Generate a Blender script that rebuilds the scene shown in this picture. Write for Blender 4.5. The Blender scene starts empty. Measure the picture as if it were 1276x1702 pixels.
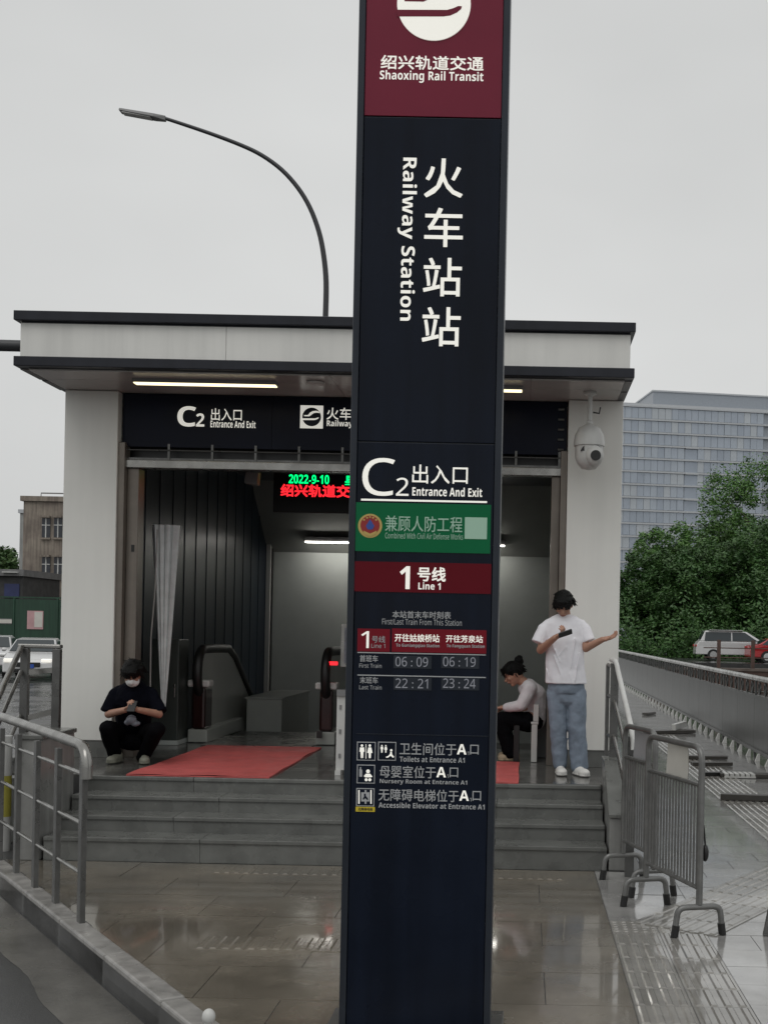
import bpy, math, random
from mathutils import Vector, Matrix, Euler
R = math.radians
rnd = random.Random(7)
scn = bpy.context.scene
C = scn.collection

# ------------------------------------------------------------------ camera
F, PX, PY, TH, HC = 2000.0, 870.0, 1050.0, R(1.15), 1.9     # focal length and principal point in photo pixels, roll, eye height
cam = bpy.data.cameras.new('camera'); camo = bpy.data.objects.new('camera', cam); C.objects.link(camo)
cam.sensor_fit = 'AUTO'; cam.sensor_width = 36; cam.lens = F/1702*36
cam.shift_x = -(PX-638)/1702; cam.shift_y = (PY-851)/1702
cam.clip_start = 0.1; cam.clip_end = 3000
camo.matrix_world = Matrix.Translation((0, 0, HC)) @ Matrix.Rotation(R(90), 4, 'X') @ Matrix.Rotation(TH, 4, 'Z')
scn.camera = camo

# ------------------------------------------------------------------ overcast sky
SUN_EL, SUN_AZ = R(58), R(200)
w = bpy.data.worlds.new('World'); scn.world = w; w.use_nodes = True
nt = w.node_tree; bg = nt.nodes['Background']
sky = nt.nodes.new('ShaderNodeTexSky'); sky.sky_type = 'NISHITA'; sky.sun_disc = False
sky.sun_elevation = SUN_EL; sky.sun_rotation = SUN_AZ; sky.air_density = 1.0; sky.dust_density = 6; sky.ozone_density = 1
hs = nt.nodes.new('ShaderNodeHueSaturation'); hs.inputs['Saturation'].default_value = 0.06
nt.links.new(sky.outputs[0], hs.inputs['Color'])
tc = nt.nodes.new('ShaderNodeTexCoord')
mp = nt.nodes.new('ShaderNodeMapping'); mp.inputs['Scale'].default_value = (1, 1, 2.2)
nt.links.new(tc.outputs['Generated'], mp.inputs['Vector'])
nz = nt.nodes.new('ShaderNodeTexNoise'); nz.inputs['Scale'].default_value = 1.6; nz.inputs['Detail'].default_value = 4; nz.inputs['Roughness'].default_value = 0.5
nt.links.new(mp.outputs[0], nz.inputs['Vector'])
cr = nt.nodes.new('ShaderNodeValToRGB')
cr.color_ramp.elements[0].position = 0.25; cr.color_ramp.elements[0].color = (5.2, 5.28, 5.25, 1)
cr.color_ramp.elements[1].position = 0.75; cr.color_ramp.elements[1].color = (6.75, 6.83, 6.78, 1)
nt.links.new(nz.outputs['Fac'], cr.inputs[0])
mx = nt.nodes.new('ShaderNodeMixRGB'); mx.inputs[0].default_value = 0.9
nt.links.new(hs.outputs[0], mx.inputs[1]); nt.links.new(cr.outputs[0], mx.inputs[2])
nt.links.new(mx.outputs[0], bg.inputs['Color']); bg.inputs['Strength'].default_value = 0.1
sl = bpy.data.lights.new('sun', 'SUN'); sl.energy = 0.5; sl.angle = R(40); sl.color = (1, 0.98, 0.95)
so = bpy.data.objects.new('sun', sl); C.objects.link(so)
sd = Vector((math.sin(SUN_AZ)*math.cos(SUN_EL), math.cos(SUN_AZ)*math.cos(SUN_EL), math.sin(SUN_EL)))
so.rotation_euler = sd.to_track_quat('Z', 'Y').to_euler(); so.location = (0, -5, 30)
vs = scn.view_settings; vs.view_transform = 'Standard'; vs.look = 'None'; vs.gamma = 1; vs.exposure = 0.14; vs.use_curve_mapping = False
scn.cycles.use_denoising = True
scn.cycles.max_bounces = 8

# ------------------------------------------------------------------ helpers
cT, sT = math.cos(TH), math.sin(TH)
def at(x, y, Y):
    "photo pixel at a known distance -> point"
    u, v = x-PX, PY-y
    return Vector(((u*cT-v*sT)/F*Y, Y, HC+(u*sT+v*cT)/F*Y))

class MB:
    def __init__(s): s.v = []; s.f = []
    def add(s, vs_, fs):
        n = len(s.v); s.v += [tuple(p) for p in vs_]; s.f += [tuple(i+n for i in f) for f in fs]; return s
    def box(s, x0, x1, y0, y1, z0, z1):
        return s.add([(x0,y0,z0),(x1,y0,z0),(x1,y1,z0),(x0,y1,z0),(x0,y0,z1),(x1,y0,z1),(x1,y1,z1),(x0,y1,z1)],
            [(0,3,2,1),(4,5,6,7),(0,1,5,4),(1,2,6,5),(2,3,7,6),(3,0,4,7)])
    def obox(s, c, size, M):
        x, y, z = (q/2 for q in size)
        p = [Vector((a*x, b*y, d*z)) for d in (-1,1) for a, b in ((-1,-1),(1,-1),(1,1),(-1,1))]
        return s.add([Vector(c)+M@q for q in p], [(0,3,2,1),(4,5,6,7),(0,1,5,4),(1,2,6,5),(2,3,7,6),(3,0,4,7)])
    def beam(s, a, b, wx, wz):
        a, b = Vector(a), Vector(b); d = (b-a).normalized()
        u = d.cross(Vector((0,0,1)));  u = Vector((1,0,0)) if u.length < 1e-4 else u.normalized()
        n = u.cross(d)
        vs_ = [p+u*wx/2*i+n*wz/2*j for p in (a, b) for i, j in ((-1,-1),(1,-1),(1,1),(-1,1))]
        return s.add(vs_, [(3,2,1,0),(4,5,6,7),(0,1,5,4),(1,2,6,5),(2,3,7,6),(3,0,4,7)])
    def tube(s, pts, r, n=10, cap=True):
        pts = [Vector(p) for p in pts]; m = len(pts)
        rs = r if isinstance(r, (list, tuple)) else [r]*m
        rings = []; up = None
        for i, p in enumerate(pts):
            d = (pts[min(i+1, m-1)]-pts[max(i-1, 0)]).normalized()
            if up is None:
                up = d.orthogonal().normalized()
            up = (up-d*up.dot(d)).normalized(); b = d.cross(up)
            rings.append([p+(up*math.cos(2*math.pi*k/n)+b*math.sin(2*math.pi*k/n))*rs[i] for k in range(n)])
        vs_ = [q for ring in rings for q in ring]; fs = []
        for i in range(m-1):
            for k in range(n):
                fs.append((i*n+k, i*n+(k+1)%n, (i+1)*n+(k+1)%n, (i+1)*n+k))
        if cap:
            fs.append(tuple(range(n-1, -1, -1))); fs.append(tuple((m-1)*n+k for k in range(n)))
        return s.add(vs_, fs)
    def capsule(s, a, b, r0, r1, n=12, h=4):
        a, b = Vector(a), Vector(b); d = (b-a).normalized()
        pts = []; rs = []
        for i in range(h+1):
            t = math.pi/2*i/h; pts.append(a-d*r0*math.cos(t)*0.999); rs.append(max(r0*math.sin(t), 1e-4))
        for i in range(h+1):
            t = math.pi/2*i/h; pts.append(b+d*r1*math.sin(t)*0.999); rs.append(max(r1*math.cos(t), 1e-4))
        u = d.orthogonal().normalized(); w_ = d.cross(u); vs_ = []; fs = []
        for p, q in zip(pts, rs):
            vs_ += [p+(u*math.cos(2*math.pi*k/n)+w_*math.sin(2*math.pi*k/n))*q for k in range(n)]
        for i in range(len(pts)-1):
            for k in range(n): fs.append((i*n+k, i*n+(k+1)%n, (i+1)*n+(k+1)%n, (i+1)*n+k))
        fs.append(tuple(range(n-1, -1, -1))); fs.append(tuple((len(pts)-1)*n+k for k in range(n)))
        return s.add(vs_, fs)
    def chain(s, pts, rs, n=12):
        for i in range(len(pts)-1): s.capsule(pts[i], pts[i+1], rs[i], rs[i+1], n)
        return s
    def ell(s, c, r, M=None, n=16, m=10):
        M = M or Matrix.Identity(3); c = Vector(c); vs_ = []; fs = []
        for i in range(m+1):
            t = math.pi*i/m; q = max(math.sin(t), 1e-3)
            for k in range(n):
                a = 2*math.pi*k/n
                vs_.append(c+M@Vector((r[0]*q*math.cos(a), r[1]*q*math.sin(a), r[2]*math.cos(t))))
        for i in range(m):
            for k in range(n): fs.append((i*n+k, (i+1)*n+k, (i+1)*n+(k+1)%n, i*n+(k+1)%n))
        fs.append(tuple(range(n))); fs.append(tuple(m*n+k for k in range(n-1, -1, -1)))
        return s.add(vs_, fs)
    def prism(s, poly, a, b):
        "poly: list of 3D points, swept by vector b-a"
        n = len(poly); off = Vector(b)-Vector(a)
        p0 = [Vector(p) for p in poly]; p1 = [p+off for p in p0]
        return s.add(p0+p1, [tuple(range(n-1, -1, -1)), tuple(range(n, 2*n))]+[(i, (i+1)%n, n+(i+1)%n, n+i) for i in range(n)])
    def lathe(s, prof, c=(0,0,0), n=20):
        c = Vector(c); vs_ = []; fs = []; m = len(prof)
        for r, z in prof:
            vs_ += [c+Vector((r*math.cos(2*math.pi*k/n), r*math.sin(2*math.pi*k/n), z)) for k in range(n)]
        for i in range(m-1):
            for k in range(n): fs.append((i*n+k, i*n+(k+1)%n, (i+1)*n+(k+1)%n, (i+1)*n+k))
        fs.append(tuple(range(n-1, -1, -1))); fs.append(tuple((m-1)*n+k for k in range(n)))
        return s.add(vs_, fs)
    def mesh(s, name, mat, smooth=False):
        me = bpy.data.meshes.new(name); me.from_pydata(s.v, [], s.f); me.validate()
        if mat: me.materials.append(mat)
        if smooth:
            me.polygons.foreach_set('use_smooth', [True]*len(me.polygons))
            try: me.set_sharp_from_angle(angle=R(40))
            except Exception: pass
        me.update(); return me
    def build(s, name, mat, parent=None, smooth=False, bev=0):
        return link(name, s.mesh(name, mat, smooth), parent, bev)

def link(name, me, parent=None, bev=0):
    o = bpy.data.objects.new(name, me); C.objects.link(o)
    if parent is not None:
        o.parent = parent
        o.matrix_parent_inverse = parent_world(parent).inverted()
    if bev:
        m = o.modifiers.new('bevel', 'BEVEL'); m.width = bev; m.segments = 2; m.limit_method = 'ANGLE'; m.angle_limit = R(40)
    return o
def parent_world(p):
    m = p.matrix_basis.copy()
    return (parent_world(p.parent) @ p.matrix_parent_inverse @ m) if p.parent else m
def tag(o, label, cat, group=None, kind=None):
    o['label'] = label
    if cat: o['category'] = cat
    if group: o['group'] = group
    if kind: o['kind'] = kind
    return o
def thing(name, label, cat, loc=(0,0,0), group=None):
    o = bpy.data.objects.new(name, None); C.objects.link(o); o.location = loc; o.empty_display_size = 0.2
    return tag(o, label, cat, group)
def struct(o, label=None, cat=None):
    o['kind'] = 'structure'
    if label: o['label'] = label
    if cat: o['category'] = cat
    return o
def piece(name, me, loc, parent, rz=0):
    "a copy that shares its mesh"
    o = bpy.data.objects.new(name, me); C.objects.link(o)
    o.location = loc; o.rotation_euler = (0, 0, rz); o.parent = parent
    o.matrix_parent_inverse = parent_world(parent).inverted()
    return o

# ------------------------------------------------------------------ materials
MATS = {}
def mat(name, col, rough=0.5, metal=0.0, var=0.0, vscale=3.0, bump=0.0, bscale=60.0, rvar=0.0, rscale=1.5, emit=0, ecol=None,
        streak=0.0, objvar=0.0, trans=0.0, spec=0.5, coat=0.0, stretch=(1,1,1), col2=None, alpha=1.0, detail=6, puddle=0.0):
    m = bpy.data.materials.new(name); m.use_nodes = True; t = m.node_tree; N = t.nodes; L = t.links
    b = N['Principled BSDF']; MATS[name] = m
    c = col if isinstance(col, tuple) else (col, col, col)
    b.inputs['Base Color'].default_value = (*c, 1); b.inputs['Roughness'].default_value = rough; b.inputs['Metallic'].default_value = metal
    b.inputs['Specular IOR Level'].default_value = spec; b.inputs['Coat Weight'].default_value = coat; b.inputs['Coat Roughness'].default_value = 0.05
    b.inputs['Transmission Weight'].default_value = trans; b.inputs['Alpha'].default_value = alpha
    g = N.new('ShaderNodeNewGeometry'); mpn = N.new('ShaderNodeMapping'); mpn.inputs['Scale'].default_value = stretch
    L.new(g.outputs['Position'], mpn.inputs['Vector'])
    def noise(scale, det=detail):
        n = N.new('ShaderNodeTexNoise'); n.inputs['Scale'].default_value = scale; n.inputs['Detail'].default_value = det; n.inputs['Roughness'].default_value = 0.6
        L.new(mpn.outputs[0], n.inputs['Vector']); return n
    fac = None
    def mul(a, lo, hi, f0=0.3, f1=0.7):
        r = N.new('ShaderNodeMapRange'); r.inputs['From Min'].default_value = f0; r.inputs['From Max'].default_value = f1
        r.inputs['To Min'].default_value = lo; r.inputs['To Max'].default_value = hi; L.new(a, r.inputs['Value']); return r.outputs[0]
    def times(a, b_):
        if a is None: return b_
        q = N.new('ShaderNodeMath'); q.operation = 'MULTIPLY'; L.new(a, q.inputs[0]); L.new(b_, q.inputs[1]); return q.outputs[0]
    if var: fac = times(fac, mul(noise(vscale).outputs['Fac'], 1-var, 1+var))
    if streak:
        n = N.new('ShaderNodeTexNoise'); n.inputs['Scale'].default_value = 1; n.inputs['Detail'].default_value = 5
        m2 = N.new('ShaderNodeMapping'); m2.inputs['Scale'].default_value = (9, 9, 0.5); L.new(g.outputs['Position'], m2.inputs['Vector']); L.new(m2.outputs[0], n.inputs['Vector'])
        fac = times(fac, mul(n.outputs['Fac'], 1-streak, 1.0, 0.35, 0.6))
    if objvar:
        oi = N.new('ShaderNodeObjectInfo'); fac = times(fac, mul(oi.outputs['Random'], 1-objvar, 1+objvar, 0, 1))
    src = None
    if col2:
        mixc = N.new('ShaderNodeMixRGB'); mixc.inputs[1].default_value = (*c, 1); mixc.inputs[2].default_value = (*col2, 1)
        L.new(mul(noise(vscale*1.7).outputs['Fac'], 0, 1, 0.42, 0.6), mixc.inputs[0]); src = mixc.outputs[0]
    if fac is not None:
        v = N.new('ShaderNodeVectorMath'); v.operation = 'SCALE'
        if src: L.new(src, v.inputs[0])
        else: v.inputs[0].default_value = c
        L.new(fac, v.inputs['Scale']); src = v.outputs[0]
    if src: L.new(src, b.inputs['Base Color'])
    if rvar:
        n = noise(rscale, 4); L.new(mul(n.outputs['Fac'], max(rough-rvar, 0.03), rough+rvar, 0.38, 0.62), b.inputs['Roughness'])
    if puddle:      # standing water: patches of clear smooth film
        n = noise(puddle, 5); L.new(mul(n.outputs['Fac'], .15, 1.0, .44, .56), b.inputs['Coat Weight'])
    if bump:
        bn = N.new('ShaderNodeBump'); bn.inputs['Strength'].default_value = bump; bn.inputs['Distance'].default_value = 0.01
        L.new(noise(bscale).outputs['Fac'], bn.inputs['Height']); L.new(bn.outputs[0], b.inputs['Normal'])
    if emit:
        b.inputs['Emission Color'].default_value = (*(ecol or c), 1); b.inputs['Emission Strength'].default_value = emit
    return m
asphalt = mat('wet_asphalt', 0.04, 0.2, var=0.3, vscale=1.2, bump=0.25, bscale=90, rvar=0.16, rscale=0.7)
paver = mat('wet_paver', (0.172,0.152,0.122), 0.2, var=0.3, vscale=1.6, bump=0.05, bscale=45, rvar=0.12, rscale=1.1, objvar=0.07, coat=.55, spec=.6, puddle=.9)
paver_l = mat('wet_paver_light', (0.3,0.295,0.285), 0.12, var=0.25, vscale=2.5, bump=0.06, bscale=45, rvar=0.09, rscale=1.3, objvar=0.12, coat=.7, spec=.6, puddle=1.3)
joint = mat('joint_mortar', 0.075, 0.35, var=0.3)
tact = mat('tactile_stone', (0.25,0.24,0.22), 0.16, coat=.4, var=0.2, vscale=4, rvar=0.12, objvar=0.12)
granite = mat('step_granite', (0.135,0.138,0.13), 0.3, var=0.22, vscale=5, bump=0.08, bscale=120, rvar=0.15, rscale=2.5, objvar=0.1)
granite_l = mat('cheek_granite', (0.26,0.26,0.25), 0.35, var=0.15, vscale=6, streak=0.25, rvar=0.1)
floor_m = mat('platform_granite', (0.1,0.098,0.092), 0.14, var=0.2, vscale=5, bump=0.05, bscale=80, rvar=0.09, rscale=2, objvar=0.12)
kerbm = mat('kerb_stone', (0.3,0.29,0.275), 0.3, var=0.2, vscale=4, streak=0.3, rvar=0.12, objvar=0.08)
white = mat('white_panel', (0.8,0.795,0.755), 0.35, var=0.04, vscale=.8, streak=0.03)
whitef = mat('fascia_panel', (0.78,0.775,0.74), 0.35, var=0.05, vscale=1.3, streak=0.08)
navy = mat('dark_trim', (0.018,0.02,0.028), 0.35, spec=0.3, var=0.15, streak=0.2)
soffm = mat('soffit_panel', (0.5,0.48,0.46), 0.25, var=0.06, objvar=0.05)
hdr = mat('header_glass', (0.004,0.006,0.016), 0.3, var=0.2, vscale=2, spec=0.12)
steel = mat('stainless', (0.3,0.295,0.28), 0.28, 0.85, var=0.12, vscale=8, rvar=0.1, rscale=6)
steeld = mat('dull_steel', (0.14,0.14,0.136), 0.35, 0.6, var=0.15, vscale=10, rvar=0.1, rscale=6)
galv = mat('barrier_steel', (0.19,0.19,0.185), 0.38, 0.55, var=0.2, vscale=12)
rubber = mat('black_rubber', 0.012, 0.45)
brown = mat('jamb_metal', (0.2,0.175,0.15), 0.35, 0.4, var=0.12, vscale=4, streak=0.2)
dkwall = mat('dark_wall_panel', (0.011,0.021,0.036), 0.3, var=0.15, streak=0.2, objvar=0.2, spec=0.2)
mull = mat('wall_mullion', (0.06,0.075,0.09), 0.35, 0.2)
inwall = mat('interior_wall', (0.5,0.53,0.51), 0.45, var=0.05)
inceil = mat('interior_ceiling', (0.33,0.34,0.32), 0.5, var=0.05)
redmat = mat('red_carpet', (0.55,0.11,0.105), 0.5, var=0.16, vscale=5, rvar=.15, bump=0.4, bscale=250)
lampm = mat('lamp_strip', (1,0.95,0.8), 0.4, emit=1.7, ecol=(1,0.86,0.52))
lampc = mat('lamp_strip_cool', (1,0.95,0.85), 0.4, emit=10.5, ecol=(1,0.96,0.89))
tnavy = mat('totem_navy', (0.0065,0.0105,0.0215), 0.25, var=0.2, vscale=1.5, rvar=0.1, streak=0.3, spec=0.15)
tframe = mat('totem_frame', (0.028,0.034,0.045), 0.3, 0.2, spec=0.3, var=0.15, streak=0.2)
tmar = mat('totem_maroon', (0.2,0.019,0.043), 0.3, spec=0.2, var=0.06)
tred = mat('totem_red', (0.125,0.006,0.013), 0.3, spec=0.12, var=0.06)
tred2 = mat('timetable_red', (0.2,0.012,0.022), 0.3, spec=0.12, var=0.06)
tgreen = mat('totem_green', (0.006,0.145,0.055), 0.3, spec=0.12, var=0.06)
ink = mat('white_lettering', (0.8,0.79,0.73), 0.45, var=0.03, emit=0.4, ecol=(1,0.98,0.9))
ink2 = mat('dim_lettering', (0.45,0.46,0.47), 0.45, var=0.05)
inkt = mat('time_digit', (0.36,0.37,0.42), 0.45)
inkg = mat('pale_green_lettering', (0.4,0.62,0.48), 0.45)
gold = mat('emblem_gold', (0.55,0.4,0.12), 0.4)
redp = mat('emblem_red', (0.3,0.02,0.02), 0.4)
bluep = mat('emblem_blue', (0.03,0.08,0.35), 0.4)
yel = mat('yellow_paint', (0.65,0.5,0.03), 0.45, var=0.08)
ledg = mat('led_green', (0,0.3,0.05), 0.4, emit=1.6, ecol=(0.0,1,0.2))
ledr = mat('led_red', (0.3,0,0), 0.4, emit=1.5, ecol=(1,0.02,0.03))
black = mat('black_plastic', 0.01, 0.35)
plast = mat('white_plastic', (0.62,0.62,0.6), 0.4, var=0.05, streak=0.12)
grayp = mat('grey_plastic', (0.2,0.2,0.2), 0.45, var=0.08)
maroon_s = mat('escalator_skirt', (0.022,0.007,0.007), 0.2)
escp = mat('escalator_panel', (0.32,0.335,0.31), 0.3, var=0.08)
paperm = mat('paper_notice', (0.62,0.6,0.55), 0.6, var=0.06)
foilm = mat('milky_plastic', (0.85,0.9,0.9), 0.3, var=0.1, vscale=8)
skin = mat('skin', (0.42,0.23,0.16), 0.5, var=0.06, vscale=20)
hairm = mat('black_hair', (0.003,0.003,0.003), 0.5, spec=0.2, var=0.4, vscale=60, bump=0.8, bscale=180)
tee = mat('white_tee', (0.84,0.83,0.87), 0.9, spec=0.2, var=0.04, vscale=8)
teeb = mat('black_tee', (0.0035,0.004,0.008), 0.9, spec=0.08, var=0.2, vscale=10)
blk = mat('black_trousers', (0.003,0.003,0.004), 0.9, spec=0.08, var=0.2, vscale=10)
jean = mat('light_denim', (0.21,0.252,0.31), 0.9, spec=0.15, var=0.16, vscale=9, bump=0.15, bscale=300)
cardi = mat('pale_cardigan', (0.66,0.63,0.65), 0.85, var=0.06, vscale=12, bump=0.25, bscale=200)
shoew = mat('white_shoe', (0.68,0.67,0.64), 0.5, var=0.06)
shoeg = mat('grey_shoe', (0.2,0.2,0.16), 0.6, var=0.1)
# ------------------------------------------------------------------ lettering
def sans(s, bold):
    "plain sans-serif letters and digits from the fallback face"
    out = ''
    for ch in s:
        if 'A' <= ch <= 'Z': out += chr((0x1D5D4 if bold else 0x1D5A0)+ord(ch)-65)
        elif 'a' <= ch <= 'z': out += chr((0x1D5EE if bold else 0x1D5BA)+ord(ch)-97)
        elif '0' <= ch <= '9': out += chr((0x1D7EC if bold else 0x1D7E2)+ord(ch)-48)
        else: out += ch
    return out
def text_mesh(body, m, bold=0.0, width=None, height=None, extr=0.0, spacing=1.0):
    latin = all(ord(ch) < 128 for ch in body)
    if latin: body = sans(body, bold >= .02)
    cu = bpy.data.curves.new('txt', 'FONT'); cu.body = body; cu.offset = 0; cu.resolution_u = 3; cu.space_character = spacing; cu.fill_mode = 'FRONT'
    o = bpy.data.objects.new('txt', cu); C.objects.link(o)
    dg = bpy.context.evaluated_depsgraph_get()
    me = bpy.data.meshes.new_from_object(o.evaluated_get(dg)); bpy.data.objects.remove(o); bpy.data.curves.remove(cu)
    xs = [v.co.x for v in me.vertices]; ys = [v.co.y for v in me.vertices]
    x0, x1, y0, y1 = min(xs), max(xs), min(ys), max(ys)
    sx = width/(x1-x0) if width else None; sy = height/(y1-y0) if height else sx
    sx = sx or sy
    for v in me.vertices:
        v.co.x = (v.co.x-(x0+x1)/2)*sx; v.co.y = (v.co.y-(y0+y1)/2)*sy
    me.materials.clear(); me.materials.append(m)
    if bold and not latin:      # heavier strokes: the same outline struck four times, a hair apart in depth
        e = bold*.55*sy; v0 = [v.co.copy() for v in me.vertices]; f0 = [tuple(p.vertices) for p in me.polygons]; V = []; FF = []
        for q, (dx, dy) in enumerate(((-e,-e),(e,-e),(e,e),(-e,e))):
            n0 = len(V); V += [(v.x+dx, v.y+dy, v.z+.0002*q) for v in v0]; FF += [tuple(i+n0 for i in f) for f in f0]
        me = bpy.data.meshes.new('txt'); me.from_pydata(V, [], FF); me.materials.append(m)
    return me
def write(name, body, m, px0, py0, px1, py1, Y, parent, bold=0.0, rot=0, spacing=1.0, proud=0.0):
    "lettering that stands on the plane at distance Y inside the given photo box, facing the street"
    c = at((px0+px1)/2, (py0+py1)/2, Y-proud); k = Y/F
    wd, ht = (px1-px0)*k, (py1-py0)*k
    if rot: wd, ht = ht, wd
    me = text_mesh(body, m, bold, wd, ht, spacing=spacing); me.name = name
    o = bpy.data.objects.new(name, me); C.objects.link(o); o.parent = parent
    o.matrix_basis = Matrix.Translation(c) @ Matrix.Rotation(R(90), 4, 'X') @ Matrix.Rotation(R(rot), 4, 'Z')
    o.matrix_parent_inverse = parent_world(parent).inverted()
    return o
def plate(name, m, px0, py0, px1, py1, Y, parent, th=0.004, bev=0):
    a = at((px0+px1)/2, (py0+py1)/2, Y); k = Y/F; hw, hh = (px1-px0)*k/2, (py1-py0)*k/2
    return MB().box(a.x-hw, a.x+hw, Y-th, Y+0.001, a.z-hh, a.z+hh).build(name, m, parent, bev=bev)
def flat(name, m, pts, Y, parent, th=0.003):
    "flat cut-out shape with a little thickness; pts are photo pixels on the plane at Y"
    q = [at(x, y, Y) for x, y in pts]
    return MB().prism(q, (0,0,0), (0,-th,0)).build(name, m, parent)
def arc(cx, cy, r, a0, a1, n=24):
    return [(cx+r*math.cos(R(a0+(a1-a0)*i/n)), cy-r*math.sin(R(a0+(a1-a0)*i/n))) for i in range(n+1)]
#BODY
# ================================================================== ground
road = struct(MB().add([(-1500,-300,-.15),(1500,-300,-.15),(1500,2500,-.15),(-1500,2500,-.15)], [(0,1,2,3)]).build('road', asphalt))
KD = Vector((-2.3, 3.29, 0)).normalized(); KN = Vector((KD.y, -KD.x, 0))      # kerb direction, normal to the pavement side
K0 = Vector((-1.59, 5.74, 0))
def kp(t, off=0): return K0+KD*t+KN*off
def clip(poly, p, n):
    out = []
    for i in range(len(poly)):
        a, b = poly[i], poly[(i+1) % len(poly)]; da, db = (a-p).dot(n), (b-p).dot(n)
        if da >= 0: out.append(a)
        if (da >= 0) != (db >= 0): out.append(a+(b-a)*(da/(da-db)))
    return out
e0, e1 = kp(-3.6), kp(8.0)
pav = MB().prism([(e0.x,e0.y,-.2),(6,e0.y,-.2),(6,70,-.2),(e1.x,70,-.2),(e1.x,e1.y,-.2)], (0,0,0), (0,0,.194)).build('pavement', joint)
struct(pav)
# light concrete gutter along the kerb with a ragged edge
gp = []
n = 160
for i in range(n+1):
    t = -3.5+11*i/n; gp.append(kp(t, -0.01))
for i in range(n, -1, -1):
    t = -3.5+11*i/n; gp.append(kp(t, -0.34-.02*math.sin(t*2.3)-.012*math.sin(t*5.9+1)-rnd.uniform(0,.006)))
for p in gp: p.z = -.149
gut = mat('gutter_concrete', (0.11,0.105,0.095), 0.18, var=0.4, vscale=1.6, bump=0.2, bscale=50, rvar=0.15, rscale=1.4)
struct(MB().add(gp, [tuple(range(len(gp)-1,-1,-1))]).build('gutter', gut))
kb = struct(MB().prism([kp(-3.6,0.01)+Vector((0,0,-.2)), kp(-3.6,.11)+Vector((0,0,-.2)), kp(8,.11)+Vector((0,0,-.2)), kp(8,.01)+Vector((0,0,-.2))], (0,0,0), (0,0,.19)).build('kerb', joint))
t = -3.6
while t < 7.8:
    L = 0.98
    q = [kp(t+.004,0), kp(t+.004,.13), kp(t+L-.004,.13), kp(t+L-.004,0)]
    dz = rnd.uniform(-.004,.004)
    for p in q: p.z = -.16
    MB().prism(q, (0,0,0), (0,0,.185+dz)).build('kerb_stone', kerbm, kb, bev=.012); t += L
# plaza slabs
lim = kp(0,.135)
def slab(x0, x1, y0, y1, m, z=0.0, clipk=True, cache={}):
    g = .0025; poly = [Vector((x0+g,y0+g,-.03)), Vector((x1-g,y0+g,-.03)), Vector((x1-g,y1-g,-.03)), Vector((x0+g,y1-g,-.03))]
    if clipk: poly2 = clip(poly, lim, KN)
    else: poly2 = poly
    if len(poly2) < 3: return
    dz = rnd.uniform(-.0015,.0015)+z
    if poly2 == poly or len(poly2) == 4 and all((a-b).length < 1e-6 for a, b in zip(poly, poly2)):
        key = (round(x1-x0,3), round(y1-y0,3), m.name)
        if key not in cache:
            hx, hy = (x1-x0)/2-g, (y1-y0)/2-g
            cache[key] = MB().box(-hx,hx,-hy,hy,-.03,0).mesh('paving_slab', m)
        piece('paving_slab', cache[key], ((x0+x1)/2,(y0+y1)/2,dz), pav)
    else:
        MB().prism(poly2, (0,0,0), (0,0,.03+dz)).build('paving_slab', m, pav)
y = 4.4; k = 0
while y < 9.55:
    y1 = min(y+.58, 9.6); x = .6-(0.45 if k % 2 else 0)
    if k % 2: slab(.6-.45, .6, y, y1, paver)
    while x > -5.5:
        slab(x-.9, x, y, y1, paver); x -= .9
    y = y1; k += 1
y = 4.4; k = 0
while y < 24:
    xs = [1.2,1.75,2.3] if k % 2 else [1.2,1.475,2.025,2.3]
    for a, b in zip(xs, xs[1:]): slab(a, b, y, y+.36, paver_l, clipk=False)
    for a, b in zip([2.9,3.25,3.6],[3.25,3.6,3.95]): slab(a, b, y, y+.36, paver_l, clipk=False)
    y += .36; k += 1
for j in range(4): slab(.6, 1.2, 7.95+.4125*j, 7.95+.4125*(j+1), paver_l, clipk=False)
for i in range(12):
    slab(.99, 1.2, 9.6+i*.6, 10.2+i*.6, paver_l, clipk=False)
# far part of the footway, slabs too small to tell apart
MB().box(1.0, 5.9, 24.05, 69.5, -.1, 0).build('far_paving', paver_l, pav)
# tactile paving
def tact_mesh(bars=4):
    mb = MB().box(-.148,.148,-.148,.148,-.03,0)
    for i in range(bars):
        x = -.148+.296*(i+.5)/bars
        mb.add([(x-.022,-.14,0),(x+.022,-.14,0),(x+.022,.14,0),(x-.022,.14,0),(x-.012,-.13,.006),(x+.012,-.13,.006),(x+.012,.13,.006),(x-.012,.13,.006)],
            [(4,5,6,7),(0,1,5,4),(1,2,6,5),(2,3,7,6),(3,0,4,7)])
    return mb.mesh('tactile_tile', tact)
TM = tact_mesh()
for i in range(65):
    for x in (2.45, 2.75): piece('tactile_tile', TM, (x, 4.55+.3*i, .001), pav)
for i in range(11):
    for x in (.75, 1.05): piece('tactile_tile', TM, (x, 4.5+.3*i, .001), pav)
dg_ = Vector((1.45, 2.3, 0)); nl = int(dg_.length/.3); du = dg_.normalized(); dn = Vector((du.y,-du.x,0)); az = math.atan2(-du.x, du.y)
for i in range(nl):
    for s in (-.15, .15):
        p = Vector((1.0, 7.75, .006))+du*(.15+.3*i)+dn*s; piece('tactile_tile', TM, p, pav, az)
def dot_mesh():
    mb = MB().box(-.148,.148,-.148,.148,-.03,0)
    for i in range(5):
        for j in range(5):
            mb.lathe([(.02,0),(.014,.006)], (-.12+.06*i, -.12+.06*j, 0), 6)
    return mb.mesh('tactile_tile', tact)
DM = dot_mesh()
TM2 = TM.copy(); TM2.materials.clear(); TM2.materials.append(paver)
for i in range(9): piece('tactile_tile', TM2, (-2.2+.3*i, 9.36, .004), pav, 0)
for i in range(4): piece('tactile_tile', TM2, (-1.75+.3*i, 7.2, .004), pav, R(-25)*0)
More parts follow.
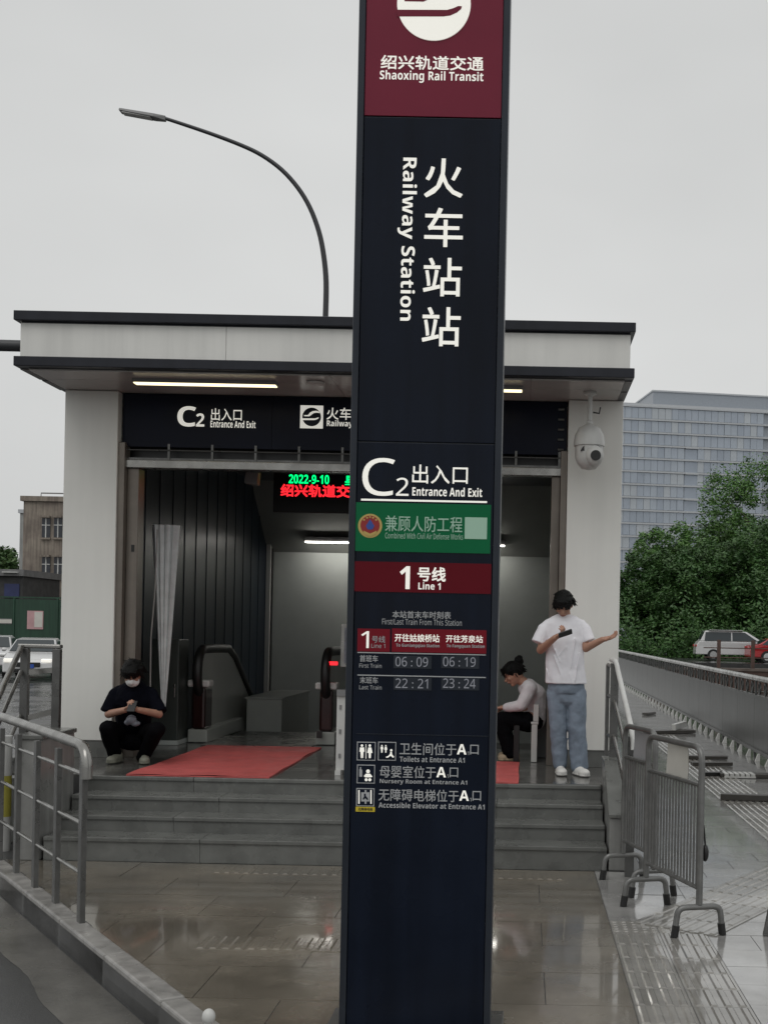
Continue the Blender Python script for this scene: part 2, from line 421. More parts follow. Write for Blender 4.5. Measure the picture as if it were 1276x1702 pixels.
for i in range(2): piece('tactile_tile', DM, (.75+.3*i, 7.8, .001), pav)

# ================================================================== platform and steps
plat = struct(MB().box(-4.6, .98, 10.56, 13.58, -.1, .55).build('platform', joint))
struct(MB().box(-4.6,.98,13.58,22,-3.3,-3.2).build('escalator_pit_floor', joint))
def tile_m(wx, wy, m): return MB().box(-wx/2+.002,wx/2-.002,-wy/2+.002,wy/2-.002,-.03,0).mesh('floor_tile', m)
ft = tile_m(.558,.6,floor_m)
for i in range(10):
    for j in range(5):
        piece('floor_tile', ft, (-4.6+.558*(i+.5), 10.56+.302+.604*j, .57+rnd.uniform(-.0008,.0008)), plat)
steps = thing('stone_steps', 'four wet grey granite steps climbing to the station entrance', 'stairs', (-1.4, 9.61, 0))
SY = [9.61, 9.91, 10.2, 10.5]; SZ = [.19, .317, .443, .57]
for i in range(4):
    xs = [-3.8, -2.55-.3*(i%2), -1.35+.2*(i%2), -.2-.25*(i%2), .70]
    for a, b in zip(xs, xs[1:]):
        y1 = SY[i+1]-.003 if i < 3 else 10.556
        z0 = 0.0 if i == 0 else SZ[i-1]-.06
        mb = MB().box(a+.0015, b-.0015, SY[i]+.008, y1+.02 if i < 3 else y1, z0, SZ[i]-.035)
        MB().box(a+.0015, b-.0015, SY[i]-.006, y1+.01 if i < 3 else y1, SZ[i]-.0345, SZ[i]).build('tread_slab', granite, steps, bev=.006)
        mb.build('riser_slab', granite, steps)
# cheek walls
cw = thing('cheek_wall', 'light grey stone block beside the left end of the steps', 'low wall', (-3.7, 9.6, 0))
MB().box(-4.02,-3.82,9.58,10.3,0,.96).build('block', granite_l, cw, bev=.008)
MB().box(-4.03,-3.805,9.565,10.315,.961,1.0).build('cap', granite, cw, bev=.008)
cw2 = thing('cheek_wall', 'sloping granite kerb wall closing the right side of the steps', 'low wall', (.8, 9.6, 0))
MB().prism([(.715,9.62,0),(.715,10.6,0),(.715,10.6,.78),(.715,10.25,.78),(.715,9.62,.42)], (0,0,0), (.15,0,0)).build('block', granite_l, cw2, bev=.01)
MB().prism([(.705,9.6,.425),(.705,10.25,.785),(.705,10.62,.785),(.705,10.62,.82),(.705,10.24,.82),(.705,9.6,.455)], (0,0,0), (.17,0,0)).build('cap', granite, cw2, bev=.006)
lw = thing('ramp_wall', 'dark grey panel wall below the guard rail beside the left pillar', 'low wall', (-5.0, 10.9, 0))
MB().box(-5.6,-4.62,11.0,11.12,-.1,.62).build('panel', steeld, lw); MB().box(-5.62,-4.615,10.97,11.14,.621,.66).build('cap', granite, lw, bev=.006)
MB().box(-4.62,-4.04,10.32,10.5,0,.56).build('end_block', granite, lw, bev=.006)

# ================================================================== station entrance building
B = thing('station_entrance', 'white station entrance building with dark roof trim and lit sign band', 'building', (-1.8, 12, .57))
XL, XR, XLi, XRi, YF = -4.575, .94, -4.05, .40, 11.9
for a, b in ((XL, XLi), (XRi, XR)):
    p = MB().box(a, b, YF, 12.45, .74, 4.2).build('pillar', white, B, bev=.006)
    MB().box(a+.012, b-.012, YF+.012, 12.45, .57, .739).build('plinth', granite, p, bev=.004)
for a, b in ((XL, -4.42), (.78, XR)):
    MB().box(a, b, 12.45, 21.2, -3.2, 4.4).build('side_wall', white, B)
# roof
YE = 10.9
r_ = MB().box(-4.62, .915, YE+.05, 21.6, 4.62, 4.66).build('roof', navy, B)
MB().box(-4.675, .96, YE, 21.8, 4.635, 4.722).build('upper_trim', navy, r_, bev=.006)
MB().box(-4.672, .957, YE+.01, 21.7, 4.222, 4.31).build('lower_trim', navy, r_, bev=.006)
for i, (a, b) in enumerate(((-4.63,-2.76),(-2.757,-.92),(-.917,.918))):
    MB().box(a, b, YE+.055, YE+.1, 4.305, 4.64).build('fascia_panel', whitef, r_, bev=.003)
MB().box(.87,.917,YE+.103,21.6,4.305,4.64).build('fascia_panel', whitef, r_); MB().box(-4.63,-4.585,YE+.103,21.6,4.305,4.64).build('fascia_panel', whitef, r_)
# soffit
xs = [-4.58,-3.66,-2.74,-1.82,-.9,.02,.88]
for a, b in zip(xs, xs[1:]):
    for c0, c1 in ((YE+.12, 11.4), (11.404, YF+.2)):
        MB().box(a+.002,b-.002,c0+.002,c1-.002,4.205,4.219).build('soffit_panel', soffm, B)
for x in (-4.635, .915):
    for j in range(2): MB().box(x-.03,x+.03,YE+.15+.5*j,YE+.6+.5*j,4.214,4.2205).build('soffit_grille', grayp, B)
for (x0, x1) in ((223,461),(632,869)):
    a, b = at(x0,636,11.33), at(x1,640,11.33)
    l = MB().box(a.x,b.x,11.27,11.39,4.168,4.2045).build('soffit_lamp', grayp, B)
    MB().box(a.x+.01,b.x-.01,11.28,11.38,4.160,4.1675).build('lamp_strip', lampm, l)
MB().lathe([(.09,4.2),(.085,4.185),(.05,4.18)], (-2.0,11.3,0), 16).build('soffit_detector', plast, B)
# header sign band
for a, b in ((-4.03,-2.55),(-2.547,-1.06),(-1.057,.385)):
    MB().box(a,b,12.0,12.03,3.67,4.195).build('sign_panel', hdr, B)
MB().box(-4.045,.395,12.16,12.2,3.46,4.4).build('header_backing', black, B)
hb = MB().box(-4.045,.395,11.97,12.1,3.455,3.535).build('header_beam', steel, B, bev=.006)
MB().box(-4.045,.395,12.0,12.14,3.537,3.56).build('beam_flange', steeld, B)
gr = MB().tube([(-4.04,11.985,3.635),(.39,11.985,3.635)], .007, 6).build('guard_bar', steeld, B)
x = -4.0
while x < .38:
    MB().box(x-.011,x+.011,11.99,12.02,3.537,3.70).build('bracket', steeld, B); x += .432
for x0, x1 in ((XLi+.002,-3.985),(.335,XRi-.002)):
    MB().box(x0,x1,11.93,12.1,.57,3.7).build('jamb', brown, B, bev=.004)
for x0, x1 in ((-3.983,-3.87),(.25,.333)):
    MB().box(x0,x1,12.02,12.2,.57,3.454).build('inner_jamb', brown, B, bev=.004)
MB().box(-3.93,-3.9,12.012,12.02,2.62,2.69).build('jamb_switch', black, B)
# lettering of the band
YS = 11.997
write('lettering','C',ink,295,675,326,709,YS,B,.03); write('lettering','2',ink,326,687,340,709,YS,B,.03)
write('lettering','出入口',ink,351,679,402,699,YS,B,.012); write('lettering','Entrance And Exit',ink,350,699,425,711,YS,B,.02)
lg = plate('logo_plate', ink, 499, 674, 537, 712, YS+.001, B, .003)
LD = tnavy
def logo(cx, cy, r, m, m2, Y, par, th=.003):
    "round mark: a disc crossed by a sweeping stripe, with a shorter stripe above it"
    flat('logo_disc', m, arc(cx, cy, r, 0, 355, 56), Y, par, th)
    def q(*p): return [(cx+r*a, cy+r*b) for a, b in p]
    flat('logo_stripe', m2, q((-1.03,.15),(.36,.155),(.52,.11),(.66,.05),(.76,.055),(.74,.13),(.62,.23),(.44,.31),(.25,.335),(-.99,.335)), Y-th-.0004, par, .0008)
    flat('logo_stripe', m2, q((-.82,-.2),(-.8,-.08),(-.28,-.07),(-.1,-.16),(.06,-.3),(.25,-.42),(.5,-.46),(.86,-.42),(.8,-.58),(.5,-.66),(.1,-.62),(-.2,-.46),(-.34,-.26),(-.45,-.2)), Y-th-.0004, par, .0008)
logo(518, 693, 15.5, LD, ink, YS-.0022, lg, .002)
write('lettering','火车站站',ink,543,678,627,698,YS,B,.012); write('lettering','Railway Station',ink,543,699,628,712,YS,B,.02)
# right end services behind the band
for i in range(5): MB().tube([(.36,11.985,3.72+.1*i),(.30,11.985,3.72+.1*i)], .012, 6).build('conduit', steeld, B)
# interior
x = 12.25; k = 0
while x < 20.3:
    MB().box(-4.418,-4.38,x+.012,x+.52,-1,4.39).build('wall_panel', dkwall, B)
    MB().box(-4.418,-4.37,x+.523,x+.538,-1,4.39).build('mullion', mull, B); x += .54
MB().box(-4.41,-4.3,20.35,20.42,-3,3.3).build('window_post', plast, B); MB().box(-4.41,-4.28,20.43,20.5,-3,3.3).build('edge_post', black, B)
MB().box(-4.41,.77,20.5,20.6,-3.2,3.3).build('back_wall', inwall, B)
MB().prism([(-4.41,18.9,4.41),(-4.41,20.52,3.16),(-4.41,20.52,3.26),(-4.41,18.9,4.51)], (0,0,0),(5.18,0,0)).build('sloped_ceiling', inceil, B)
MB().box(-4.41,.77,12.2,18.92,4.41,4.5).build('ceiling', inceil, B)
MB().box(.755,.779,12.46,20.49,-3,4.4).build('lining_wall', inwall, B)
MB().box(.30,.754,12.46,12.6,.57,4.4).build('return_wall', inwall, B)
a, b = at(508,897,20.1), at(838,902,20.1)
l = MB().box(a.x-.02,b.x+.02,20.05,20.2,a.z-.03,a.z+.05).build('ceiling_lamp', grayp, B)
MB().box(a.x,b.x,20.04,20.18,a.z-.045,a.z-.0305).build('lamp_strip', lampc, l)
for yy in (14.4, 16.6):  # unseen behind the header: two extra lamps added to brighten the hall
    l = MB().box(-3.3,-.4,yy,yy+.12,4.37,4.409).build('ceiling_lamp', grayp, B); MB().box(-3.28,-.42,yy+.01,yy+.11,4.36,4.3695).build('lamp_strip', lampc, l)

# led message sign
LS = thing('led_sign', 'black hanging message board with green date and red characters', 'led sign', tuple(at(620,780,15)))
a, b = at(455,782,15), at(790,858,15)
MB().box(a.x,b.x,15,15.12,b.z,a.z).build('housing', black, LS, bev=.01)
for x in (a.x+.2, b.x-.2): MB().tube([(x,15.06,a.z-.01),(x,15.06,4.41)], .018, 8).build('hanger', steeld, LS)
YL = 14.998
write('lettering','2022-9-10',ledg,480,789,547,804,YL,LS,.02); write('lettering','星期六',ledg,573,791,640,807,YL,LS,.02)
write('lettering','绍兴轨道交通',ledr,467,806,604,826,YL,LS,.045)
write('lettering','欢迎您',ledr,470,783,560,786.5,YL,LS,.02)
sp = thing('wall_speaker', 'small grey speaker box hung below the entrance beam', 'speaker', tuple(at(418,790,12.8)))
a, b = at(406,770,12.8), at(430,806,12.8)
MB().prism([(a.x,12.8,b.z+.02),(b.x-.02,12.8,b.z),(b.x,12.8,a.z),(a.x+.03,12.8,a.z)], (0,0,0),(0,.14,0)).build('case', grayp, sp, bev=.008)
MB().tube([((a.x+b.x)/2,12.87,a.z-.02),((a.x+b.x)/2,12.87,4.41)], .012, 8).build('hanger', steeld, sp)
# milky plastic curtain strip
cu = MB(); nn = 44; rows = 14; zt = at(275,873,13).z; zb = at(272,1182,13).z
for j in range(rows+1):
    f = j/rows; z = zt+(zb-zt)*f; hw = .135*(1-f)**.9+.018; cx = at(276-4*f,873+309*f,13).x
    for i in range(nn):
        q = 2*math.pi*i/nn; xx = math.cos(q); yy = math.sin(q)
        cu.v.append((cx+hw*xx, 13+(.05*(1-f)+.018)*yy+.012*math.sin(i*math.pi)*(1-f)+.016*math.cos(7*xx*2+f)*(1-.6*f), z))
for j in range(rows):
    for i in range(nn): cu.f.append((j*nn+i,(j+1)*nn+i,(j+1)*nn+(i+1)%nn,j*nn+(i+1)%nn))
cu.f.append(tuple(range(nn)))
pc = cu.build('plastic_curtain', foilm, None, True); tag(pc, 'bunched milky plastic curtain hanging beside the dark left wall', 'curtain')
cd = MB().tube([at(262,880,12.95), at(258,980,12.95), at(251,1060,12.95), at(250,1150,12.95)], .008, 6).build('cord', plast, pc)

# escalator
E_ = thing('escalator', 'escalator with black handrails leading down inside the entrance', 'escalator', (-2.9,13.6,.57))
def handpath(x, off=0):
    p = []
    for i in range(9):
        q = R(-90-20+ (200)*i/8)      # loop round the newel
        p.append(Vector((x, 13.78-.235*math.cos(R(-70+160*i/8))*1.0, 1.36+.27*math.sin(R(-70+160*i/8)))))
    p += [Vector((x,14.3,1.63)), Vector((x,14.9,1.62)), Vector((x,15.2,1.52)), Vector((x,15.7,1.24)), Vector((x,18.5,-.4))]
    return p
for x in (-3.66, -2.22):
    hp = handpath(x)
    MB().tube(hp, .054, 10).build('handrail', rubber, E_, True)
    pts = [Vector((x-.012,p.y+(.035 if p.y < 13.8 else 0),p.z-.03)) for p in hp]
    poly = pts+[Vector((x-.012,18.5,-1.1)), Vector((x-.012,15.4,.55)), Vector((x-.012,13.75,.6))]
    MB().prism(poly,(0,0,0),(.024,0,0)).build('balustrade', escp, E_)
    MB().prism([Vector((x-.11,y_,z_)) for y_, z_ in ((13.6,.575),(13.6,.72),(15.3,.74),(18.5,-1.0),(18.5,-1.4),(15.3,.3),(15.3,.575))],(0,0,0),(.22,0,0)).build('skirt', escp, E_, bev=.01)
    MB().box(x-.075,x+.075,13.62,13.95,.72,1.2).build('newel_housing', maroon_s, E_, bev=.03)
    MB().box(x-.125,x+.125,13.6,13.8,1.2,1.28).build('newel_band', plast, E_, bev=.02)
MB().box(-2.19,-2.09,13.55,13.6,1.48,1.52).build('signal_lamp', ledr, E_)
MB().box(-2.3,-2.24,13.5,13.55,.66,.74).build('key_switch', black, E_)
MB().box(-3.55,-2.33,13.3,14.6,.571,.578).build('floor_plate', steel, E_)
for i in range(14):
    z = .57-.0-.19*max(0,i-1); MB().box(-3.54,-2.34,14.6+.33*i,14.93+.33*i,z-.25,z-.002).build('step', steeld, E_)
bx = thing('concrete_box', 'low grey cladding box between the handrail and the back wall', 'box', (-3.3,15.5,0))
MB().prism([(-3.5,15.3,-1),(-3.05,15.3,-1),(-3.05,17.2,-1),(-3.5,17.2,-1)],(0,0,0),(0,0,1.98)).build('body', escp, bx, bev=.01)
MB().box(-3.52,-3.03,15.28,17.22,.981,1.0).build('lid', escp, bx)
cb = thing('control_cabinet', 'tall dark green-grey cabinet left of the escalator newel', 'cabinet', (-3.9,13.3,.57))
MB().box(-4.1,-3.8,13.3,13.7,.62,1.74).build('body', mat('cabinet_paint',(0.05,0.06,0.055),.4,var=.1), cb, bev=.01)
MB().box(-4.11,-3.79,13.29,13.71,.572,.62).build('base', inwall, cb); MB().tube([(-3.84,13.295,1.1),(-3.84,13.295,1.25)], .008, 6).build('handle', steel, cb)
# mats
for (x0,x1,y0,y1,lab) in ((-3.45,-2.2,10.53,13.25,'large red carpet mat leading to the escalator'),(-1.35,-.02,10.42,12.15,'red carpet mat right of the sign totem near the seated person')):
    mb = MB(); nx, ny = 10, 14
    y0 = max(y0, 10.5)
    for j in range(ny+1):
        for i in range(nx+1):
            mb.v.append((x0+(x1-x0)*i/nx+.0035*math.sin(j*.55), y0+(y1-y0)*j/ny+.003*math.sin(i*.7)*(j > 0), .584+.004*math.sin(i*1.3+j*.7)+.004*math.sin(j*1.1+i*.4)))
    for j in range(ny):
        for i in range(nx): mb.f.append((j*(nx+1)+i,j*(nx+1)+i+1,(j+1)*(nx+1)+i+1,(j+1)*(nx+1)+i))
    ps = [(x0,y0),(x1,y0),(x1,y1),(x0,y1)]
    for i in range(4):
        a, b = ps[i], ps[(i+1)%4]; mb.add([(a[0],a[1],.572),(b[0],b[1],.572),(b[0],b[1],.583),(a[0],a[1],.583)], [(0,1,2,3)])
    tag(mb.build('floor_mat', redmat), lab, 'mat', 'red entrance mats')
# ================================================================== sign totem
YT = 5.71
T = thing('sign_totem', 'tall dark navy station sign totem standing in front of the entrance', 'sign', (-.475, YT+.1, 0))
TX0, TX1 = -.838, -.122
MB().box(TX0+.035,TX1-.035,YT+.006,YT+.2,.0,5.35).build('core', tframe, T)
for a, b in ((TX0,TX0+.032),(TX1-.032,TX1)): MB().box(a,b,YT-.012,YT+.21,0,5.36).build('side_frame', tframe, T, bev=.004)
MB().box(TX0-.01,TX1+.01,YT-.02,YT+.22,5.361,5.40).build('top_cap', tframe, T, bev=.004)
MB().box(TX0-.06,TX1+.06,YT-.08,YT+.28,-.01,.012).build('base_plate', steeld, T, bev=.004)
zj1, zj2 = at(717,195.5,YT).z, at(712,736,YT).z
ta, tb = TX0+.034, TX1-.034
for z0, z1, m in ((.02,zj2-.003,tnavy),(zj2+.003,zj1-.003,tnavy),(zj1+.003,5.35,tmar)):
    MB().box(ta,tb,YT-.004,YT+.005,z0,z1).build('face_panel', m, T, bev=.002)
YP = YT-.0045
# round logo on the maroon panel
logo(721, 7, 61, ink, tmar, YP, T, .006)
write('lettering','绍兴轨道交通',ink,633,93,803,116,YP,T,.025,proud=.002); write('lettering','Shaoxing Rail Transit',ink,631,118,803,138,YP,T,.02,proud=.002)
for ch, y0, y1, x in (('火',264,328,737),('车',346,410,737),('站',429,492,735),('站',511,575,733)):
    write('lettering',ch,ink,x-31.5,y0,x+31.5,y1,YP,T,.014,proud=.002)
write('lettering','Railway Station',ink,660,262,691,533,YP,T,.028,rot=-90,proud=.002)
write('lettering','C',ink,602,761,656,824,YP,T,.012,proud=.002); write('lettering','2',ink,658,794,679,824,YP,T,.01,proud=.002)
write('lettering','出入口',ink,685,773,777,804,YP,T,.008,proud=.002); write('lettering','Entrance And Exit',ink,685,810,801,825,YP,T,.02,proud=.002)
plate('rule', ink, 600, 831, 809, 834, YP, T, .003)
g = plate('green_panel', tgreen, 591, 837, 815, 918, YP, T, .003); YG = YP-.0032
flat('emblem_rim', gold, arc(615,874,20,0,354,40), YG, g, .001)
flat('emblem_disc', redp, arc(615,873,16,0,354,30), YG-.0012, g, .001)
flat('emblem_center', bluep, [(615,863),(622,874),(619,880),(611,880),(608,874)], YG-.0024, g, .001)
flat('emblem_ribbon', gold, [(604,882),(615,887),(626,882),(625,887),(615,892),(605,887)], YG-.0024, g, .001)
for i in range(5): flat('emblem_star', gold, arc(605+5*i, 864-3*math.sin(math.pi*i/4)*1.6, 1.7, 90, 378, 5), YG-.0024, g, .001)
write('lettering','兼顾人防工程',inkg,640,858,768,884,YG,g,.008,proud=.001); write('lettering','Combined With Civil Air Defense Works',inkg,640,886,769,896,YG,g,.015,proud=.001)
plate('pale_square', inkg, 772, 860, 809, 896, YG, g, .001)
r = plate('line_band', tred, 588, 935, 816, 985, YP, T, .003); YR = YP-.0032
write('lettering','1',ink,664,941,681,979,YR,r,.03,proud=.001); write('lettering','号线',ink,694,943,740,966,YR,r,.035,proud=.001); write('lettering','Line 1',ink,695,968,732,980,YR,r,.03,proud=.001)
write('lettering','本站首末车时刻表',ink2,652,1016,749,1028,YP,T,.02,proud=.002); write('lettering','First/Last Train From This Station',ink2,635,1029,767,1039,YP,T,.012,proud=.002)
r = plate('timetable_band', tred2, 594, 1045, 648, 1083, YP, T, .003); r2 = plate('timetable_band', tred2, 651, 1046, 808, 1085, YP, T, .003)
write('lettering','1',ink,600,1049,613,1077,YR,r,.01,proud=.001); write('lettering','号线',ink2,618,1057,640,1068,YR,r,.01,proud=.001); write('lettering','Line 1',ink2,617,1070,640,1077,YR,r,.015,proud=.001)
write('lettering','开往姑娘桥站',ink,656,1054,730,1067,YR,r2,.02,proud=.001); write('lettering','To Guniangqiao Station',ink2,658,1070,730,1077,YR,r2,.02,proud=.001)
write('lettering','开往芳泉站',ink,741,1056,802,1068,YR,r2,.02,proud=.001); write('lettering','To Fangquan Station',ink2,742,1071,805,1078,YR,r2,.02,proud=.001)
for y in (1086.5, 1124): plate('rule', ink2, 594, y-.8, 807, y+.8, YP, T, .002)
for y, cn, en, t1, t2 in ((1092,'首班车','First Train','06 : 09','06 : 19'),(1128,'末班车','Last Train','22 : 21','23 : 24')):
    write('lettering',cn,ink2,598,y-3,628,y+8,YP,T,.02,proud=.002); write('lettering',en,ink2,597,y+11,634,y+18,YP,T,.012,proud=.002)
    for x0, tt in ((657,t1),(736,t2)):
        pl = plate('digit_window', tframe, x0-3, y-2, x0+60, y+19, YP, T, .002)
        write('lettering',tt,inkt,x0,y,x0+54,y+16,YP-.0022,pl,.004,proud=.001)
plate('rule', tframe, 592, 1221, 812, 1222, YP, T, .002)
def icon(x0, y0, x1, y1):
    o = plate('icon_tile', ink2, x0, y0, x1, y1, YP, T, .002)
    plate('icon_field', tnavy, x0+1.4, y0+1.4, x1-1.4, y1-1.4, YP-.0022, o, .001); return o
YI = YP-.0035
def person_icon(o, cx, top, h, skirt=False):
    s = h/24
    flat('icon_figure', ink, arc(cx, top+2.3*s, 2.2*s, 0, 330, 12), YI, o, .001)
    b = [(cx-3.6*s,top+5.5*s),(cx+3.6*s,top+5.5*s),(cx+4.2*s,top+13*s),(cx+2.6*s,top+13*s),(cx+2*s,top+24*s),(cx+.4*s,top+24*s),(cx,top+15*s),(cx-.4*s,top+24*s),(cx-2*s,top+24*s),(cx-2.6*s,top+13*s),(cx-4.2*s,top+13*s)]
    if skirt: b = [(cx-2.6*s,top+5.5*s),(cx+2.6*s,top+5.5*s),(cx+4.6*s,top+15*s),(cx+2*s,top+15*s),(cx+1.7*s,top+24*s),(cx-1.7*s,top+24*s),(cx-2*s,top+15*s),(cx-4.6*s,top+15*s)]
    flat('icon_figure', ink, b, YI, o, .001)
o = icon(593,1233,624,1264); person_icon(o,601.5,1237,23); person_icon(o,614.5,1237,23,True); flat('icon_bar', ink, [(607.6,1237),(608.6,1237),(608.6,1261),(607.6,1261)], YI, o, .001)
o = icon(628,1233,658,1264); person_icon(o,634.5,1238,13); person_icon(o,641,1238,13,True)
flat('icon_figure', ink, arc(650,1247,2,0,330,10), YI, o, .001); flat('icon_figure', ink, [(648.5,1249.5),(651,1249.5),(651.5,1254),(655,1258),(653,1259.5),(649,1256),(645,1259),(642,1259.5),(641,1258),(645,1256.5),(648,1253)], YI, o, .001)
o = icon(593,1271,623,1302)
flat('icon_figure', ink2, [(597,1279),(598,1278),(598,1275),(600,1275),(600,1278),(602,1280),(602,1291),(597,1291)], YI, o, .001)
flat('icon_figure', ink, arc(611.5,1282,3.2,0,330,12), YI, o, .001); flat('icon_figure', ink, [(608,1286),(615,1286),(619,1291),(616,1292),(607,1292),(604.5,1290)], YI, o, .001)
for q in (608.5, 614.5): flat('icon_figure', ink, arc(q,1296,2.6,0,330,10), YI, o, .001)
o = icon(592,1310,622,1340)
for q in (596.5, 616.5): flat('icon_figure', ink, [(q-1,1313),(q+1,1313),(q+1,1336),(q-1,1336)], YI, o, .001)
flat('icon_figure', ink2, [(600,1317),(606,1317),(606,1313),(609,1313),(609,1317),(614,1317),(614,1332),(609,1332),(609,1336),(606,1336),(606,1332),(600,1332)], YI, o, .001)
flat('icon_figure', tnavy, [(605,1319),(607.5,1319),(608,1323),(612,1328),(610.5,1330),(607,1326.5),(604,1329),(602.5,1328),(605,1324)], YI-.0012, o, .001)
yb = plate('yellow_tab', yel, 591, 1341, 623, 1349, YP, T, .002)
write('lettering','无障碍电梯',black,595,1342.5,619,1347.5,YP-.0022,yb,.02,proud=.0006)
for x, y0, cn, cx1, en, ex1 in ((664,1234,'卫生间位于',758,'Toilets at Entrance A₁',772),(631,1272,'母婴室位于',724,'Nursery Room at Entrance A₁',776),(629,1311,'无障碍电梯位于',762,'Accessible Elevator at Entrance A₁',805)):
    write('lettering',cn,ink2,x,y0+1,cx1,y0+21,YP,T,.01,proud=.002)
    write('lettering','A',ink,cx1+1,y0+3,cx1+17,y0+20,YP,T,.03,proud=.002); write('lettering','1',ink2,cx1+18,y0+15,cx1+21,y0+21,YP,T,.01,proud=.002)
    write('lettering','口',ink2,cx1+23,y0+4,cx1+37,y0+20,YP,T,.01,proud=.002)
    write('lettering',en.replace('₁','1'),ink2,x,y0+24,ex1,y0+33,YP,T,.02,proud=.002)
# ================================================================== railings
def bez(a, b, c, n=6):
    a, b, c = Vector(a), Vector(b), Vector(c); return [a*(1-t)**2+b*2*t*(1-t)+c*t*t for t in [i/n for i in range(n+1)]]
RL = thing('stainless_railing', 'stainless steel pedestrian railing along the kerb in the left foreground', 'railing', (-2.75,7.54,0))
def rp(i): return Vector((-2.735, 7.54, 0))+KD*i
ZR = 1.13
dirp = KD
first = rp(0)
hp = [first+Vector((0,0,.93))-dirp*.065]+bez(first+Vector((0,0,1.0))-dirp*.065, first+Vector((0,0,ZR))-dirp*.065, first+Vector((0,0,ZR))+dirp*.12, 8)+[rp(1.2)+Vector((0,0,ZR+.01)), rp(4.5)+Vector((0,0,ZR+.03))]
MB().tube(hp, .034, 14).build('handrail', steel, RL, True)
pos = [0, .62, 1.2, 1.78, 2.36, 2.94, 3.52, 4.1]
for i in pos:
    b = rp(i); Mz = Matrix.Rotation(math.atan2(KD.y, KD.x), 3, 'Z')
    MB().obox(b+Vector((0,0,.53)), (.075,.035,1.06), Mz).build('post', steeld, RL, bev=.004)
    MB().obox(b+Vector((0,0,.007)), (.13,.10,.012), Mz).build('post_base', steeld, RL)
for z in (.95,.64,.33):
    MB().tube([rp(.0)+Vector((0,0,z)), rp(4.4)+Vector((0,0,z))], .0135, 8).build('rod', steel, RL, True)
# guard rail on the platform beside the left pillar
GR = thing('guard_rail', 'grey steel guard rail beside the left pillar of the entrance', 'railing', (-4.5,10.9,.57))
pa, pb = at(40,1222,10.9), at(93,1222,10.9)
for p in (pa, pb): MB().box(p.x-.035,p.x+.035,10.87,10.93,.5,1.66).build('post', steeld, GR, bev=.004)
MB().box(pa.x-.06,pb.x+.04,10.865,10.935,1.662,1.70).build('top_rail', steel, GR, bev=.01)
MB().beam((pa.x,10.9,1.44),(pb.x,10.9,1.47),.03,.05).build('rail', steel, GR); MB().beam((pa.x,10.9,1.02),(pb.x,10.9,1.1),.03,.05).build('rail', steel, GR)
MB().beam((pa.x,10.9,.68),(pb.x,10.9,.70),.03,.05).build('rail', steel, GR)
q1, q2 = (pa.x-.02,10.86,1.67), (pa.x+.12,9.75,.93)
MB().tube([q1,(pa.x+.03,10.4,1.36),q2], .026, 10).build('sloped_rail', steel, GR, True)
MB().tube([(pa.x-.02,10.86,1.45),(pa.x+.12,9.75,.70)], .018, 8).build('sloped_rail', steel, GR, True)
MB().tube([(pa.x-.02,10.86,1.05),(pa.x+.12,9.75,.36)], .018, 8).build('sloped_rail', steel, GR, True)
MB().box(pa.x+.085,pa.x+.145,9.72,9.78,-.1,.93).build('post', steeld, GR, bev=.004)
# stair rail at the right end
SR = thing('stair_rail', 'steel stair handrail descending at the right end of the steps', 'railing', (.8,10.2,.5))
for x, y, z0, z1 in ((.80,10.52,.81,1.64),(.86,9.42,0,1.1)):
    MB().box(x-.035,x+.035,y-.025,y+.025,z0,z1).build('post', steeld, SR, bev=.004)
MB().tube([(.80,10.95,1.66),(.80,10.6,1.66)]+bez((.80,10.55,1.66),(.81,10.48,1.66),(.815,10.4,1.6),4)+[(.86,9.45,1.16)]+bez((.86,9.44,1.15),(.865,9.33,1.1),(.865,9.32,1.0),4), .021, 12).build('handrail', plast, SR, True)
for d in (.32,.62): MB().tube([(.80,10.52,1.64-d),(.86,9.42,1.14-d)], .016, 8).build('rod', steel, SR, True)
MB().box(.745,.775,10.75,10.85,.57,1.62).build('post', steeld, SR, bev=.004)
for z in (1.62,1.35,1.0,.72): MB().tube([(.76,10.8,z),(.80,10.52,z-.02)], .016, 8).build('rod', steel, SR, True)

# ================================================================== crowd barriers
def barrier(A, Bp, label, nbars):
    t = thing('crowd_barrier', label, 'barrier', tuple((A+Bp)/2), 'crowd barriers beside the steps')
    d = (Bp-A).normalized(); nrm = Vector((-d.y, d.x, 0)); ln = (Bp-A).length; Z = Vector((0,0,1))
    top = 1.19
    p = [A+Z*.2]+[A+Z*(top-.1)]+bez(A+Z*(top-.1), A+Z*top, A+d*.1+Z*top, 6)[1:]+bez(Bp-d*.1+Z*top, Bp+Z*top, Bp+Z*(top-.1), 6)+[Bp+Z*.2]
    MB().tube(p, .021, 12).build('frame', galv, t, True)
    for z in (.95,.30): MB().tube([A+Z*z, Bp+Z*z], .015, 8).build('cross_rail', galv, t, True)
    bm = MB().tube([(0,0,.30),(0,0,.95)], .0075, 6).mesh('bar', galv, True)
    for i in range(nbars):
        q = A+d*ln*(i+1)/(nbars+1); piece('bar', bm, q, t)
    for e in (A, Bp):
        h = .185
        MB().tube([e-nrm*.165+Z*.02, e-nrm*.15+Z*(h-.05)]+bez(e-nrm*.15+Z*(h-.05), e-nrm*.145+Z*h, e-nrm*.09+Z*h, 5)[1:]+bez(e+nrm*.09+Z*h, e+nrm*.145+Z*h, e+nrm*.15+Z*(h-.05), 5)+[e+nrm*.165+Z*.02], .02, 10).build('foot', galv, t, True)
        for s in (-1, 1): MB().tube([e+nrm*s*.166, e+nrm*s*.155+Z*.075], .025, 10).build('rubber_shoe', rubber, t, True)
    return t, d, nrm
def gz(x, y): # ground point under a photo pixel
    p = at(x, y, 1.0); k = HC/(HC-p.z); return Vector((p.x*k, k, 0))
bA, bB = gz(1160,1556), gz(1072,1505)
